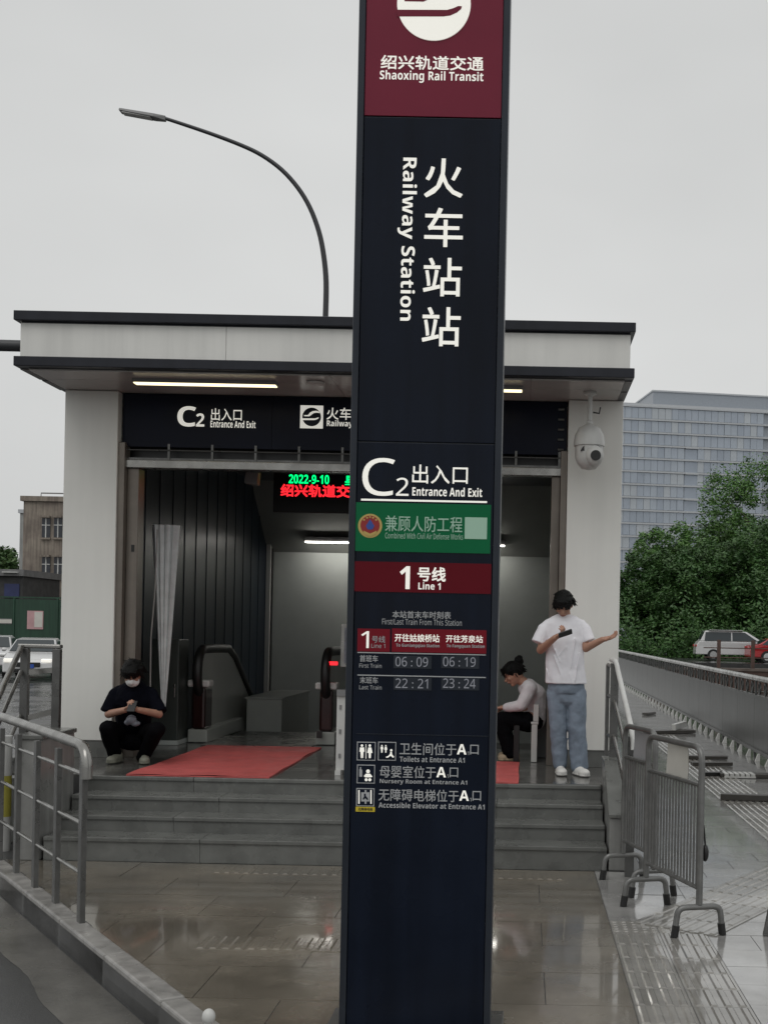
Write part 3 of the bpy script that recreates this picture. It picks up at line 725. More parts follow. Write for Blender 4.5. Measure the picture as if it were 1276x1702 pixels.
b1, d1, n1 = barrier(bA, bB, 'nearer crowd barrier of vertical bars with notices clipped on top', 17)
bC, bD = gz(1082,1496)+Vector((.02,.12,0)), gz(1034,1461)
b2, d2, n2 = barrier(bC, bD, 'farther crowd barrier standing against the foot of the steps', 12)
def sheet(name, label, A, d, nrm, s0, s1, z0, z1, lines, m):
    mb = MB(); nx = 6
    for k in (0, .003):
        for j in range(5):
            for i in range(nx+1):
                q = A+d*(s0+(s1-s0)*i/nx)-nrm*(.03+k+.006*math.sin(i*.9+j*.8)); mb.v.append((q.x, q.y, z0+(z1-z0)*j/4))
    o = (nx+1)*5
    for j in range(4):
        for i in range(nx):
            a = j*(nx+1)+i; mb.f.append((a,a+1,a+nx+2,a+nx+1)); mb.f.append((o+a,o+a+nx+1,o+a+nx+2,o+a+1))
    t = thing(name, label, 'notice', tuple(A+d*(s0+s1)/2+Vector((0,0,z0))))
    mb.build('sheet', m, t, True)
    for j, (zz, wd) in enumerate(lines):
        q0, q1 = A+d*(s0+.05*(s1-s0)/.3)-nrm*.045, A+d*(s0+(s1-s0)*wd)-nrm*.045
        MB().prism([q0+Vector((0,0,zz-.006)), q1+Vector((0,0,zz-.006)), q1+Vector((0,0,zz+.006)), q0+Vector((0,0,zz+.006))], (0,0,0), tuple(nrm*.004)).build('printed_line', grayp, t)
ltgray = mat('grey_board', (0.33,0.33,0.34), .5, var=.1)
sheet('paper_notice', 'white printed notice sheet clipped to the nearer barrier', bA, d1, n1, .28, .62, .93, 1.17, [(1.13,.8),(1.1,.9),(1.07,.6),(1.04,.85),(1.01,.7),(.98,.5)], paperm)
sheet('notice_board', 'grey notice board on the farther barrier', bC, d2, n2, .18, .52, .92, 1.16, [], ltgray)
bag = thing('cloth_bag', 'small dark pouch tied to the end post of the nearer barrier', 'bag', (1.2,7.8,.95))
MB().ell(bA+d1*.02-n1*.045+Vector((0,0,.52)), (.022,.03,.055)).build('bag_body', black, bag, True); MB().tube([bA+d1*.02-n1*.045+Vector((0,0,.56)), bA+d1*.0-n1*.02+Vector((0,0,.70))], .006, 6).build('strap', black, bag)
# dark folding sign leg at the right edge
af = thing('folding_sign', 'dark folding sign stand cut by the right edge of the frame', 'sign', (1.62,7.6,0))
w0 = gz(1268,1556)
MB().prism([w0, w0+Vector((.09,0,0)), w0+Vector((.14,.0,.55)), w0+Vector((.10,.0,.55))], (0,0,0), (0,.04,0)).build('leg', steeld, af, bev=.004)
MB().prism([w0+Vector((.09,.35,0)), w0+Vector((.18,.35,0)), w0+Vector((.15,.06,.55)), w0+Vector((.11,.06,.55))], (0,0,0), (0,.04,0)).build('leg', steeld, af, bev=.004)
MB().prism([w0+Vector((.05,-.008,.12)), w0+Vector((.6,-.008,.12)), w0+Vector((.6,-.008,.5)), w0+Vector((.08,-.008,.5))], (0,0,0), (0,.006,0)).build('board', black, af)
# white capped stub at the bottom edge
sb = thing('white_stub_post', 'white capped stub post at the bottom edge left of the totem', 'post', tuple(gz(347,1760)))
p = at(347,1690,5.0); MB().lathe([(.034,0),(.034,p.z-.05),(.026,p.z-.04)], (p.x,5.0,0), 14).build('stem', plast, sb, True)
MB().ell((p.x,5.0,p.z), (.028,.028,.034)).build('cap', plast, sb, True)

# ================================================================== PTZ camera under the soffit
PC = thing('security_camera', 'white dome security camera hanging from the soffit at the right pillar', 'camera', tuple(at(980,640,11.5)))
c = at(979,720,11.5)
MB().lathe([(.06,4.203),(.06,4.18),(.022,4.16),(.022,c.z+.12),(.032,c.z+.11),(.032,c.z+.06)], (c.x,11.5,0), 16).build('drop_pipe', plast, PC, True)
MB().lathe([(.03,c.z+.09),(.05,c.z+.075),(.105,c.z+.045),(.138,c.z-.02),(.148,c.z-.09),(.148,c.z-.125),(.135,c.z-.13)], (c.x,11.5,0), 24).build('hood', plast, PC, True)
MB().lathe([(.134,c.z-.13),(.132,c.z-.24),(.115,c.z-.29),(.07,c.z-.34),(.02,c.z-.352)], (c.x,11.5,0), 24).build('body', plast, PC, True)
MB().ell((c.x+.045,11.40,c.z-.225), (.088,.075,.10)).build('eyeball', plast, PC, True)
MB().lathe([(.05,0),(.048,.012)], (0,0,0), 18).build('lens', black, PC, True).matrix_basis = Matrix.Translation((c.x+.055,11.332,c.z-.235)) @ Matrix.Rotation(R(90),4,'X')
MB().prism([(c.x-.045+.09*math.sin(R(a))*1.05+.045,11.378,c.z-.225+.105*math.cos(R(a))) for a in range(-70,71,14)]+[(c.x+.045+.075*math.sin(R(a)),11.378,c.z-.215+.09*math.cos(R(a))) for a in range(70,-71,-14)], (0,0,0), (0,.02,0)).build('visor', black, PC)
MB().tube([(c.x+.03,11.5,c.z+.2),(c.x+.09,11.5,c.z+.19),(c.x+.1,11.5,c.z+.25)], .008, 6).build('cable', black, PC, True)

# ================================================================== street lamp and signal arm
SL = thing('street_lamp', 'tall dark curved street lamp rising behind the roof', 'street lamp', tuple(at(540,700,26)*Vector((1,1,0)) if False else (at(540,525,26).x,26,0)))
pts = [(at(541,525,26).x,26,-.1)]+[at(x,y,26) for x,y in ((541,525),(542,470),(538,425),(530,385),(515,345),(495,312),(468,282),(435,258),(400,241),(350,222),(300,205),(272,196))]
def smooth(p, k=4):
    p = [Vector(q) for q in p]; o = []
    for i in range(len(p)-1):
        a, b_, c_, d_ = p[max(i-1,0)], p[i], p[i+1], p[min(i+2,len(p)-1)]
        for j in range(k):
            s_ = j/k; o.append(.5*((2*b_)+(c_-a)*s_+(2*a-5*b_+4*c_-d_)*s_*s_+(3*b_-a-3*c_+d_)*s_**3))
    return o+[p[-1]]
pts = [pts[0]]+smooth(pts[1:])
rr = [.085]+[.062-.026*i/(len(pts)-2) for i in range(len(pts)-1)]
MB().tube(pts, rr, 12).build('pole', mat('lamp_paint',(0.035,0.036,0.04),.4,var=.1), SL, True)
h0, h1 = at(276,198,26), at(200,184,26); dd = (h1-h0)
MB().add([h0+Vector((0,-.05,-.05)),h0+Vector((0,.05,-.05)),h0+Vector((0,.05,.06)),h0+Vector((0,-.05,.06))]+[h0+dd*.25+Vector((0,a,b)) for a,b in ((-.14,-.04),(.14,-.04),(.1,.045),(-.1,.045))]+[h1+Vector((0,a,b)) for a,b in ((-.12,-.03),(.12,-.03),(.08,.035),(-.08,.035))],
    [(0,1,2,3),(0,4,5,1),(1,5,6,2),(2,6,7,3),(3,7,4,0),(4,8,9,5),(5,9,10,6),(6,10,11,7),(7,11,8,4),(11,10,9,8)]).build('lamp_head', grayp, SL, bev=.015)
MB().obox(h0+dd*.62+Vector((0,0,-.045)), (.62,.2,.02), Matrix.Rotation(-math.atan2(dd.z,dd.x)+math.pi,3,'Y')).build('lens', plast, SL)
SA = thing('signal_mast', 'dark horizontal mast arm reaching in from the left behind the roof', 'mast', (-13.5,23,0))
MB().tube([(-13.5,23,-.15),(-13.5,23,7.4)], .16, 12).build('pole', MATS['lamp_paint'], SA, True)
MB().tube([(-13.5,23,at(0,577,23).z+.05),(-5.4,23,at(40,577,23).z)], [.12,.095], 12).build('arm', MATS['lamp_paint'], SA, True)

# ================================================================== right-hand parapet fence
pmet = mat('parapet_paint', (0.075,0.077,0.074), .35, .3, var=.15, vscale=3, streak=.2, objvar=.03)
FN = thing('parapet_fence', 'long grey metal parapet fence along the footway on the right', 'fence', (3.7,20,0))
FX = 3.68
MB().tube([(FX,10,1.24),(FX,66,1.24)], .045, 10).build('handrail', steel, FN, True)
MB().box(FX-.03,FX+.03,10,66,.93,.98).build('upper_rail', pmet, FN); MB().box(FX-.05,FX+.05,10,66,.10,.15).build('lower_rail', pmet, FN)
pm = MB().box(-.02,.02,.004,1.496,.15,.93).mesh('panel', pmet); po = MB().box(-.016,.016,-.02,.02,0,1.2).mesh('post', pmet)
fm = MB().prism([(-.07,-.03,0),(.0,-.03,0),(.0,-.03,.11),(-.025,-.03,.11)],(0,0,0),(0,.06,0)).mesh('foot', plast)
ringv = MB()
for i in range(12):
    a0 = 2*math.pi*i/12; a1 = 2*math.pi*(i+1)/12
    ringv.prism([(-.012,.085*math.cos(a0),1.09+.10*math.sin(a0)),(-.012,.085*math.cos(a1),1.09+.10*math.sin(a1)),(-.012,.065*math.cos(a1),1.09+.078*math.sin(a1)),(-.012,.065*math.cos(a0),1.09+.078*math.sin(a0))],(0,0,0),(.024,0,0))
rm = ringv.mesh('ring', pmet)
for i in range(37):
    y = 10+1.5*i
    piece('panel', pm, (FX,y,0), FN); piece('post', po, (FX,y,0), FN)
    if i < 24: piece('foot', fm, (FX-.05,y+.1,0), FN)
    if i < 24: piece('foot', fm, (FX-.05,y+.85,0), FN)
    if i < 24:
        for k in range(3): piece('ring', rm, (FX,y+.3+.45*k,0), FN)
# bits of timber and grating lying by the fence
dk = mat('wet_timber', (0.05,0.045,0.04), .35, var=.2)
def litter(name, label, x, y, L, wd, ang, m, h=.05, z=0.0):
    o = MB().obox((0,0,h/2), (L,wd,h), Matrix.Identity(3)).build('board', m, None, bev=.006)
    o.name = name; p = gz(x, y); o.location = (p.x, p.y, .007+z); o.rotation_euler = (0,0,R(ang)); return tag(o, label, 'debris', 'loose pieces beside the fence')
litter('timber_offcut','dark timber offcut lying farthest along the footway',1078,1188,.5,.14,60,dk)
litter('timber_offcut','pair-like dark plank lying flat near the fence foot',1112,1219,1.0,.3,25,dk,.06)
litter('timber_offcut','paler board leaning across the dark plank',1128,1217,1.0,.08,70,plast,.12,.06)
litter('stone_offcut','dark stone offcut between the planks and the white grating',1172,1262,.65,.16,5,dk)
litter('stone_offcut','second dark stone offcut just nearer than the first',1182,1273,.6,.12,8,dk)
litter('stone_offcut','dark slab lying right of the white grating by the fence',1245,1292,.8,.25,-5,dk)
litter('stone_offcut','black strip lying left of the white grating',1192,1290,.5,.12,10,black)
litter('timber_offcut','dark bar lying nearest on the footway at the right edge',1262,1332,.9,.12,-8,dk,.07)
gt = thing('drain_grating','small white slotted grating lying on the footway','grating',tuple(gz(1226,1292)))
p = gz(1226,1292)
for i in range(6): MB().box(p.x-.2+.07*i,p.x-.15+.07*i,p.y-.15,p.y+.15,.03,.06).build('slat', plast, gt)
for s in (-.15,.13): MB().box(p.x-.21,p.x+.21,p.y+s,p.y+s+.02,.008,.03).build('runner', plast, gt)
# ================================================================== distant buildings
glassm = [mat('office_glass_%s'%n, c, r_, metal=.55, var=.06, vscale=.3) for n, c, r_ in (('blue',(0.36,0.4,0.455),.25),('mid',(0.38,0.42,0.47),.25),('pale',(0.43,0.46,0.49),.25),('deep',(0.33,0.37,0.425),.25))]
band = mat('office_band', (0.5,0.52,0.54), .5, var=.05)
upm = mat('office_cladding', (0.3,0.33,0.37), .35, var=.06)
OF = thing('office_block', 'large blue-grey glass office block beyond the trees on the right', 'building', (45,270,0))
OY = 270; yaw = R(-9)
oo = Vector((at(1022,930,OY).x, OY, 0)); ux = Vector((math.cos(-yaw), math.sin(-yaw), 0)); uy = Vector((-ux.y, ux.x, 0))
Mo = Matrix((ux, uy, Vector((0,0,1)))).transposed()
def ob(x0,x1,y0,y1,z0,z1): 
    mb = MB(); mb.obox(oo+Mo@Vector(((x0+x1)/2,(y0+y1)/2,(z0+z1)/2)), (x1-x0,y1-y0,z1-z0), Mo); return mb
ztop = at(1040,672,OY).z; FH = 2.93; NF = 16
ob(0,48,.5,20,0,ztop).build('core', upm, OF)
ob(9,48,4,20,ztop+.1,at(1100,643,OY).z).build('penthouse', upm, OF)
ob(8.8,48.2,3.8,20.2,at(1100,643,OY).z,at(1100,643,OY).z+.35).build('parapet', band, OF)
ob(-.1,48.1,.2,20.1,ztop,ztop+.5).build('parapet', band, OF)
pms = [MB().box(-.74,.74,-.06,.06,-1.2,1.2).mesh('window_pane', g) for g in glassm]
for f in range(NF):
    z = ztop-FH*(f+1)
    ob(-.1,48.1,-.08,.6,z-.05+FH-.35,z+FH-.02).build('floor_band', band, OF)
    for k in range(22):
        x = .85+1.55*k
        if 16 < x < 18.9 and 3 <= f: 
            continue
        me = pms[rnd.choice((0,0,0,1,1,2,3)) if rnd.random() > .06 else 2]
        o = piece('window_pane', me, oo+Mo@Vector((x,.38-.1*(rnd.random()<.08),z+1.3)), OF, -yaw)
ob(15.8,18.9,.44,.5,ztop-FH*NF,ztop-FH*3-.4).build('recess', glassm[3], OF)
for f in range(3, NF, 2): ob(15.8,18.9,-.2,.44,ztop-FH*f-.5,ztop-FH*f-.1).build('balcony_slab', band, OF)
# beige building on the left
beige = mat('stained_render', (0.3,0.26,0.215), .8, var=.2, vscale=.7, streak=.35, col2=(0.24,0.2,0.17))
win = mat('dark_window', (0.03,0.035,0.045), .15, var=.2)
BB = thing('beige_building', 'old beige three storey building behind the green hoarding', 'building', (-26,70,0))
Y = 70; a = at(40,833,Y); 
MB().box(a.x,a.x+14,Y,Y+12,-.1,a.z).build('wall', beige, BB); MB().box(a.x-.15,a.x+14.1,Y-.15,Y+12.1,a.z+.01,a.z+.3).build('parapet', beige, BB)
MB().tube([(a.x+.6,Y+1,a.z+.3),(a.x+.6,Y+1,a.z+.6),(a.x+2.2,Y+1,a.z+.6)], .04, 6).build('roof_pipe', grayp, BB)
for y0, y1 in ((861,894),(926,959)):
    for x0, x1 in ((71,84),(91,104),(116,130),(137,150)):
        p0, p1 = at(x0,y0,Y-.01), at(x1,y1,Y-.01)
        wd = MB().box(p0.x,p1.x,Y-.06,Y-.005,p1.z,p0.z).build('window', win, BB)
        MB().box(p0.x-.05,p1.x+.05,Y-.16,Y-.061,p1.z-.1,p1.z).build('sill', beige, wd); MB().box((p0.x+p1.x)/2-.03,(p0.x+p1.x)/2+.03,Y-.10,Y-.061,p1.z+.01,p0.z).build('mullion', plast, wd)
        MB().box(p0.x,p1.x,Y-.09,Y-.062,p1.z+(p0.z-p1.z)*.62,p1.z+(p0.z-p1.z)*.66).build('transom', plast, wd)
        MB().box(p0.x-.03,p1.x+.03,Y-.3,Y-.061,p0.z+.01,p0.z+.12).build('hood', beige, wd)
GB = thing('narrow_building', 'narrow pale grey building just left of the beige building', 'building', (-30,80,0))
p0, p1 = at(34,853,80), at(60,853,80); MB().box(p0.x,p1.x,80,86,-.1,p0.z).build('wall', mat('pale_render',(0.35,0.36,0.35),.8,var=.1,streak=.2), GB)
MB().box(p0.x-.1,p1.x,79.9,86.1,p0.z+.01,p0.z+.25).build('parapet', band, GB)
SH = thing('dark_shed', 'dark flat-roofed shed at the far left behind the green hoarding', 'building', (-27,63,0))
p0, p1 = at(-60,945,63), at(38,996,63)
MB().box(p0.x,p1.x,63,68,-.1,p0.z-.35).build('wall', mat('shed_wall',(0.05,0.05,0.05),.7,var=.3), SH); MB().box(p0.x-.2,p1.x+.15,62.7,68.2,p0.z-.34,p0.z).build('roof', mat('shed_roof',(0.16,0.16,0.16),.6,var=.2), SH)
q0, q1 = at(8,970,62.95), at(32,994,62.95); MB().box(q0.x,q1.x,62.93,62.99,q1.z,q0.z).build('blue_panel', mat('blue_sheet',(0.03,0.04,0.12),.5,var=.2), SH)
q0, q1 = at(5,950,62.6), at(30,952,62.6); MB().box(q0.x,q1.x,62.5,62.68,q1.z,q0.z).build('lamp_tube', plast, SH)
# green hoarding with posters
grn = mat('green_hoarding', (0.018,0.06,0.035), .45, var=.15, vscale=.8, streak=.25, objvar=.12)
HG = thing('green_hoarding', 'dark green metal hoarding along the far side of the road', 'hoarding', (-22,58,0))
p0 = at(-120,995,58); x = p0.x
zt = at(50,996,58).z
for i in range(8):
    MB().box(x+.02,x+2.08,58,58.06,-.1,zt).build('panel', grn, HG); MB().box(x-.06,x+.02,57.95,58.1,-.15,zt+.05).build('post', grn, HG); x += 2.1
MB().box(p0.x,x,57.98,58.08,zt+.051,zt+.12).build('top_rail', grn, HG)
pk = thing('pink_poster', 'pink and white poster fixed to the green hoarding', 'poster', tuple(at(58,1030,57.9)))
a, b = at(46,1015,57.97), at(72,1046,57.97); MB().box(a.x,b.x,57.96,57.995,b.z,a.z).build('sheet', mat('pink_paper',(0.55,0.33,0.34),.6,var=.15,vscale=2), pk)
MB().box(a.x+.35,b.x-.03,57.95,57.959,b.z+.1,a.z-.05).build('white_area', paperm, pk)
wp = thing('white_strip_sign', 'white strip sign on the green hoarding at the left edge', 'sign', tuple(at(8,1032,57.9)))
a, b = at(-20,1029,57.97), at(20,1036,57.97); MB().box(a.x,b.x,57.96,57.995,b.z,a.z).build('board', paperm, wp); MB().box(a.x,b.x,57.985,57.999,b.z-.04,a.z+.04).build('rim', grayp, wp)
# brown low wall with posts on the right, beyond the parapet
brk = mat('brown_brick', (0.085,0.05,0.04), .7, var=.3, vscale=2)
LW = thing('brown_low_wall', 'low brown stone wall with dark posts beyond the parapet', 'wall', (12,44,0))
MB().box(4.6,17,44,44.3,-.1,.62).build('wall', brk, LW); MB().box(4.5,17,43.95,44.35,.621,.72).build('coping', mat('brown_coping',(0.12,0.095,0.08),.5,var=.3), LW)
for x in (7.1,8.35,9.7): MB().box(x,x+.12,44.08,44.22,.721,1.75).build('post', brk, LW)
for z in (1.1,1.45): MB().tube([(6.6,44.15,z),(9.85,44.15,z)], .02, 6).build('rail', brk, LW)
bed = MB().box(4.2,60,46,84,-.149,-.05).build('planting_bed', mat('dark_soil',(0.03,0.028,0.02),.9,var=.3)); struct(bed)
MB().box(4.2,60,66,78.3,-.049,.40).build('carriageway', asphalt, bed)
# ================================================================== trees
leafs = [mat('leaf_%s'%n, c, .5, var=.35, vscale=.9, col2=c2, objvar=.1) for n, c, c2 in (('dark',(0.036,0.098,0.022),(0.06,0.13,0.032)),('mid',(0.068,0.165,0.034),(0.105,0.205,0.048)),('light',(0.06,0.12,0.04),(0.09,0.15,0.05)))]
bark = mat('bark', (0.06,0.045,0.035), .9, var=.3, bump=.5, bscale=20)
def tree(x, y, z0, h, rad, label, mi, n, leaf, low=.12, group='trees on the right beyond the road', seed=0):
    r = random.Random(seed); t = thing('broadleaf_tree', label, 'tree', (x,y,z0), group)
    mb = MB().tube([(x,y,z0-.1),(x+.1,y,z0+h*.3),(x-.1,y+.1,z0+h*.62)], [.03*h,.022*h,.01*h], 8)
    lobes = []
    for i in range(16):
        a = r.uniform(0,6.28); f = r.uniform(low,.8); q = rad*(1-abs(f-.45)*.7)*r.uniform(.3,.8)
        c = Vector((x+q*math.cos(a), y+q*math.sin(a), z0+h*f)); s = rad*r.uniform(.34,.54)*(1.1-.3*f)
        lobes.append((c, s)); mb.tube([(x,y,z0+h*f*.55), (Vector((x,y,z0+h*f*.8))+c)/2, c], [.012*h,.008*h,.004*h], 5)
    lobes += [(Vector((x+rad*o,y,z0+h*(.86-.12*abs(o)))), rad*.36) for o in (-.35,0,.38)]
    mb.build('trunk', bark, t, True)
    cb = MB(); tot = sum(s*s for _, s in lobes)
    for c, s in lobes:
        k = int(2.2*n*s*s/tot); subs = []
        for _ in range(14):
            d = Vector((r.gauss(0,1),r.gauss(0,1),r.gauss(0,1))).normalized(); subs.append((c+d*s*r.uniform(.55,1.0), s*r.uniform(.22,.42)))
        for _ in range(k):
            cc, ss = r.choice(subs); d = Vector((r.gauss(0,1),r.gauss(0,1),r.gauss(0,.8))); 
            d = d.normalized()*ss*r.uniform(.5,1.12)
            p = cc+d; u = Vector((r.gauss(0,1),r.gauss(0,1),r.gauss(0,.5))).normalized(); v = (d.normalized()*.6+Vector((r.gauss(0,.5),r.gauss(0,.5),r.gauss(0,.5)+.5))).cross(u)
            if v.length < .01: continue
            v = v.normalized(); l = leaf*r.uniform(.6,1.3)
            i0 = len(cb.v); cb.v += [tuple(p-u*l), tuple(p+v*l*.45-Vector((0,0,l*.1))), tuple(p+u*l), tuple(p-v*l*.45-Vector((0,0,l*.1)))]; cb.f.append((i0,i0+1,i0+2,i0+3))
    cb.build('crown', leafs[mi], t)
    return t
TR = [(1276,758,96,6.8,'tallest dense tree at the right edge beyond the parked van',1,26000),(1195,838,92,4.6,'rounded tree left of the tallest tree',1,17000),(1118,868,88,3.8,'middle tree in front of the office block',1,16000),
      (1062,925,86,3.4,'small dark tree nearest the right pillar of the entrance',0,13000),(1150,905,84,3.6,'lower bushy tree below the middle tree',0,15000),(1225,900,86,4.2,'dark lower tree just behind the white van',0,16000),
      (1298,860,85,4.4,'dark tree half cut by the right edge',0,13000)]
for i, (x, y, Y, rad, lab, mi, n) in enumerate(TR):
    p = at(x, y, Y); tree(p.x, Y, 0, p.z, rad, lab, mi, n, .14, seed=20+i)
hd = MB(); r = random.Random(5)
for _ in range(16000):
    x = r.uniform(5.5,26); y = 80+r.uniform(-1.2,1.2); z = abs(r.gauss(0,1))*1.6*(0.8+.3*math.sin(x*1.3)); u = Vector((r.gauss(0,1),r.gauss(0,1),r.gauss(0,1))).normalized(); v = u.orthogonal().normalized(); l = .13*r.uniform(.6,1.3); p = Vector((x,y,z))
    i0 = len(hd.v); hd.v += [tuple(p-u*l),tuple(p+v*l*.5),tuple(p+u*l),tuple(p-v*l*.5)]; hd.f.append((i0,i0+1,i0+2,i0+3))
tag(hd.build('shrub_belt', leafs[0]), 'dense dark shrubs under the trees beyond the road', 'shrubs', kind='stuff')
for i, (x, y, rad) in enumerate(((8,908,3.6),(-22,904,4))):
    p = at(x, y, 110); tree(p.x, 110, 0, p.z, rad, ('green tree top showing above the dark shed','tree at the left frame edge beyond the shed')[i], 2, 5000, .25, group='trees on the far left', seed=60+i)

# ================================================================== vehicles
carw = mat('car_white', (0.62,0.62,0.62), .25, coat=.6, var=.03)
carr = mat('car_red', (0.4,0.012,0.015), .25, coat=.6)
cglass = mat('car_glass', (0.03,0.04,0.045), .06)
hl = mat('headlight_on', (0.9,0.9,0.85), .3, emit=.5, ecol=(1,.95,.85))
tailm = mat('tail_lamp', (0.4,0.02,0.02), .3)
plateb = mat('plate_blue', (0.03,0.09,0.4), .4)
chrome = mat('chrome', (0.6,0.6,0.6), .15, .9)
def car(label, loc, rz, paint, lights=True, van=False, group=None):
    t = thing('parked_car' if not van else 'white_van', label, 'van' if van else 'car', (0,0,0), group)
    # side profile (x forward = -y in the car's frame is the front)
    if van: L, W, prof_low, roof = 4.9, .93, [(-2.45,.35),(-2.4,.75),(-2.3,1.0),(-1.45,1.12),(2.25,1.15),(2.42,.9),(2.45,.35)], [(-1.5,1.12),(-.55,1.72),(.4,1.8),(1.9,1.76),(2.2,1.15)]
    else: L, W, prof_low, roof = 4.5, .9, [(-2.25,.28),(-2.22,.6),(-2.1,.76),(-1.15,.95),(1.5,1.0),(2.15,.98),(2.25,.7),(2.25,.3)], [(-1.2,.95),(-.35,1.42),(.55,1.47),(1.2,1.35),(1.85,1.0)]
    secs = []
    mb = MB()
    def loft(prof, w0, w1, z0, z1, mb):
        # mirror the outline; width narrows from z0 to z1
        n = len(prof); 
        for s in (-1, 1):
            for (y, z) in prof:
                f = min(max((z-z0)/(z1-z0),0),1); e = 1-.10*max(0,(abs(y)-L/2+.55)/.55)**2
                mb.v.append((s*(w0+(w1-w0)*f)*e, y, z))
        mb.f += [tuple(range(n-1,-1,-1)), tuple(range(n,2*n))]+[(i,(i+1)%n,n+(i+1)%n,n+i) for i in range(n)]
    loft(prof_low, W, W*.96, .3, 1.1, mb); body = mb.build('body', paint, t, bev=.05)
    mb = MB(); loft(roof, W*.93, W*.72, roof[0][1], max(z for _, z in roof), mb); cab = mb.build('cabin', paint, t, bev=.04)
    zr = max(z for _, z in roof); zb = roof[0][1]
    def wq(y, z, s, out=.012):
        f = (z-zb)/(zr-zb); return Vector((s*(W*.93+(W*.72-W*.93)*f+out), y, z))
    # windscreen, rear and side windows
    def quad(name, pts, par, m=cglass): 
        n = len(pts); nr = (pts[1]-pts[0]).cross(pts[2]-pts[0]).normalized(); MB().prism(pts, (0,0,0), tuple(nr*.012)).build(name, m, par)
    (y0,z0),(y1,z1) = roof[0], roof[1]
    def fw(f, s, o): 
        y, z = y0+(y1-y0)*f, z0+(z1-z0)*f; ff = (z-zb)/(zr-zb); hw = (W*.93+(W*.72-W*.93)*ff)-.06; return Vector((s*hw, y-.012, z+.012))
    quad('windscreen', [fw(.08,-1,0),fw(.08,1,0),fw(.93,1,0),fw(.93,-1,0)], cab)
    (y0,z0),(y1,z1) = roof[-1], roof[-2]
    quad('rear_window', [fw(.15,1,0)+Vector((0,.024,0)),fw(.15,-1,0)+Vector((0,.024,0)),fw(.9,-1,0)+Vector((0,.024,0)),fw(.9,1,0)+Vector((0,.024,0))], cab)
    ys = (roof[0][0]+.32, .35, roof[-1][0]-.25)
    for s in (-1, 1):
        for j, (ya, yb) in enumerate(((ys[0],ys[1]-.04),(ys[1]+.04,ys[2]))):
            zt_ = zr-.12; ya2 = max(ya, roof[1][0]+.12) if j == 0 else ya; yb2 = yb if j == 0 else min(yb, roof[-2][0]-.02)
            p = [wq(ya,zb+.05,s),wq(yb,zb+.05,s),wq(yb2,zt_,s),wq(ya2,zt_,s)]
            quad('side_window', p if s > 0 else p[::-1], cab)
        MB().ell((s*(W+.09), roof[0][0]+.35, zb+.1), (.09,.06,.07)).build('mirror', paint, t, True)
        for yw in (-L*.31, L*.29):
            r_ = .34; wh = MB().tube([(s*(W-.2),yw,r_),(s*(W+.005),yw,r_)], r_, 20).build('wheel', rubber, t, True)
            MB().tube([(s*(W+.006),yw,r_),(s*(W+.016),yw,r_)], r_*.62, 14).build('rim', chrome, wh, True)
        fy = -L/2
        MB().obox((s*W*.68, fy+.10, .70 if not van else .88), (.34,.16,.13), Matrix.Rotation(s*R(-14),3,'Z')).build('headlight', hl if lights else chrome, t, bev=.03)
        MB().obox((s*W*.72, L/2-.05, .86), (.3,.14,.14), Matrix.Identity(3)).build('tail_light', tailm, t, bev=.03)
    MB().box(-.42,.42,-L/2-.03,-L/2+.1,.48,.64).build('grille', black, t, bev=.02); MB().box(-.5,.5,-L/2-.02,-L/2+.1,.3,.42).build('lower_intake', black, t, bev=.02)
    MB().box(-.22,.22,-L/2-.045,-L/2-.031,.44,.58).build('number_plate', plateb, t)
    if van: MB().box(-.86,.86,-.3,1.7,1.79,1.82).build('roof_rail', chrome, t, bev=.01)
    t.location = loc; t.rotation_euler = (0,0,rz); return t
p = at(62,1100,44); car('white car with lit headlights facing the camera on the left road', (p.x,44,-.15), R(14), carw)
p = at(14,1100,50); car('white car behind at the left edge with headlights off', (p.x-.6,50,-.15), R(16), carw, False)
p = at(1212,1080,74); car('white van passing on the road before the trees', (p.x,72,.42), R(88), carw, False, True)
car('red car partly cut by the right edge before the van', (15.15,69.5,.40), R(92), carr, False)
# ================================================================== small things by the ramp on the left
bs = thing('blue_sign', 'small blue sign board behind the left railing', 'sign', tuple(at(42,1300,10.6)))
a, b = at(33,1232,10.2), at(50,1287,10.2); MB().box(a.x,b.x,10.2,10.22,b.z,a.z).build('board', mat('blue_enamel',(0.015,0.05,0.17),.4,var=.1), bs, bev=.004); MB().tube([((a.x+b.x)/2,10.23,-.1),((a.x+b.x)/2,10.23,a.z)], .02, 8).build('post', steeld, bs)
c0 = at(10,1330,10.0); yb_ = thing('yellow_post', 'yellow and white warning post behind the left railing', 'post', (c0.x,10,-.15))
for i, (z0, z1, m) in enumerate(((-.15,.28,plast),(.28,.62,mat('faded_yellow',(0.4,0.36,0.06),.5,var=.1)),(.62,.95,plast))): MB().tube([(c0.x,10,z0),(c0.x,10,z1)], .045, 12).build('band', m, yb_, True)
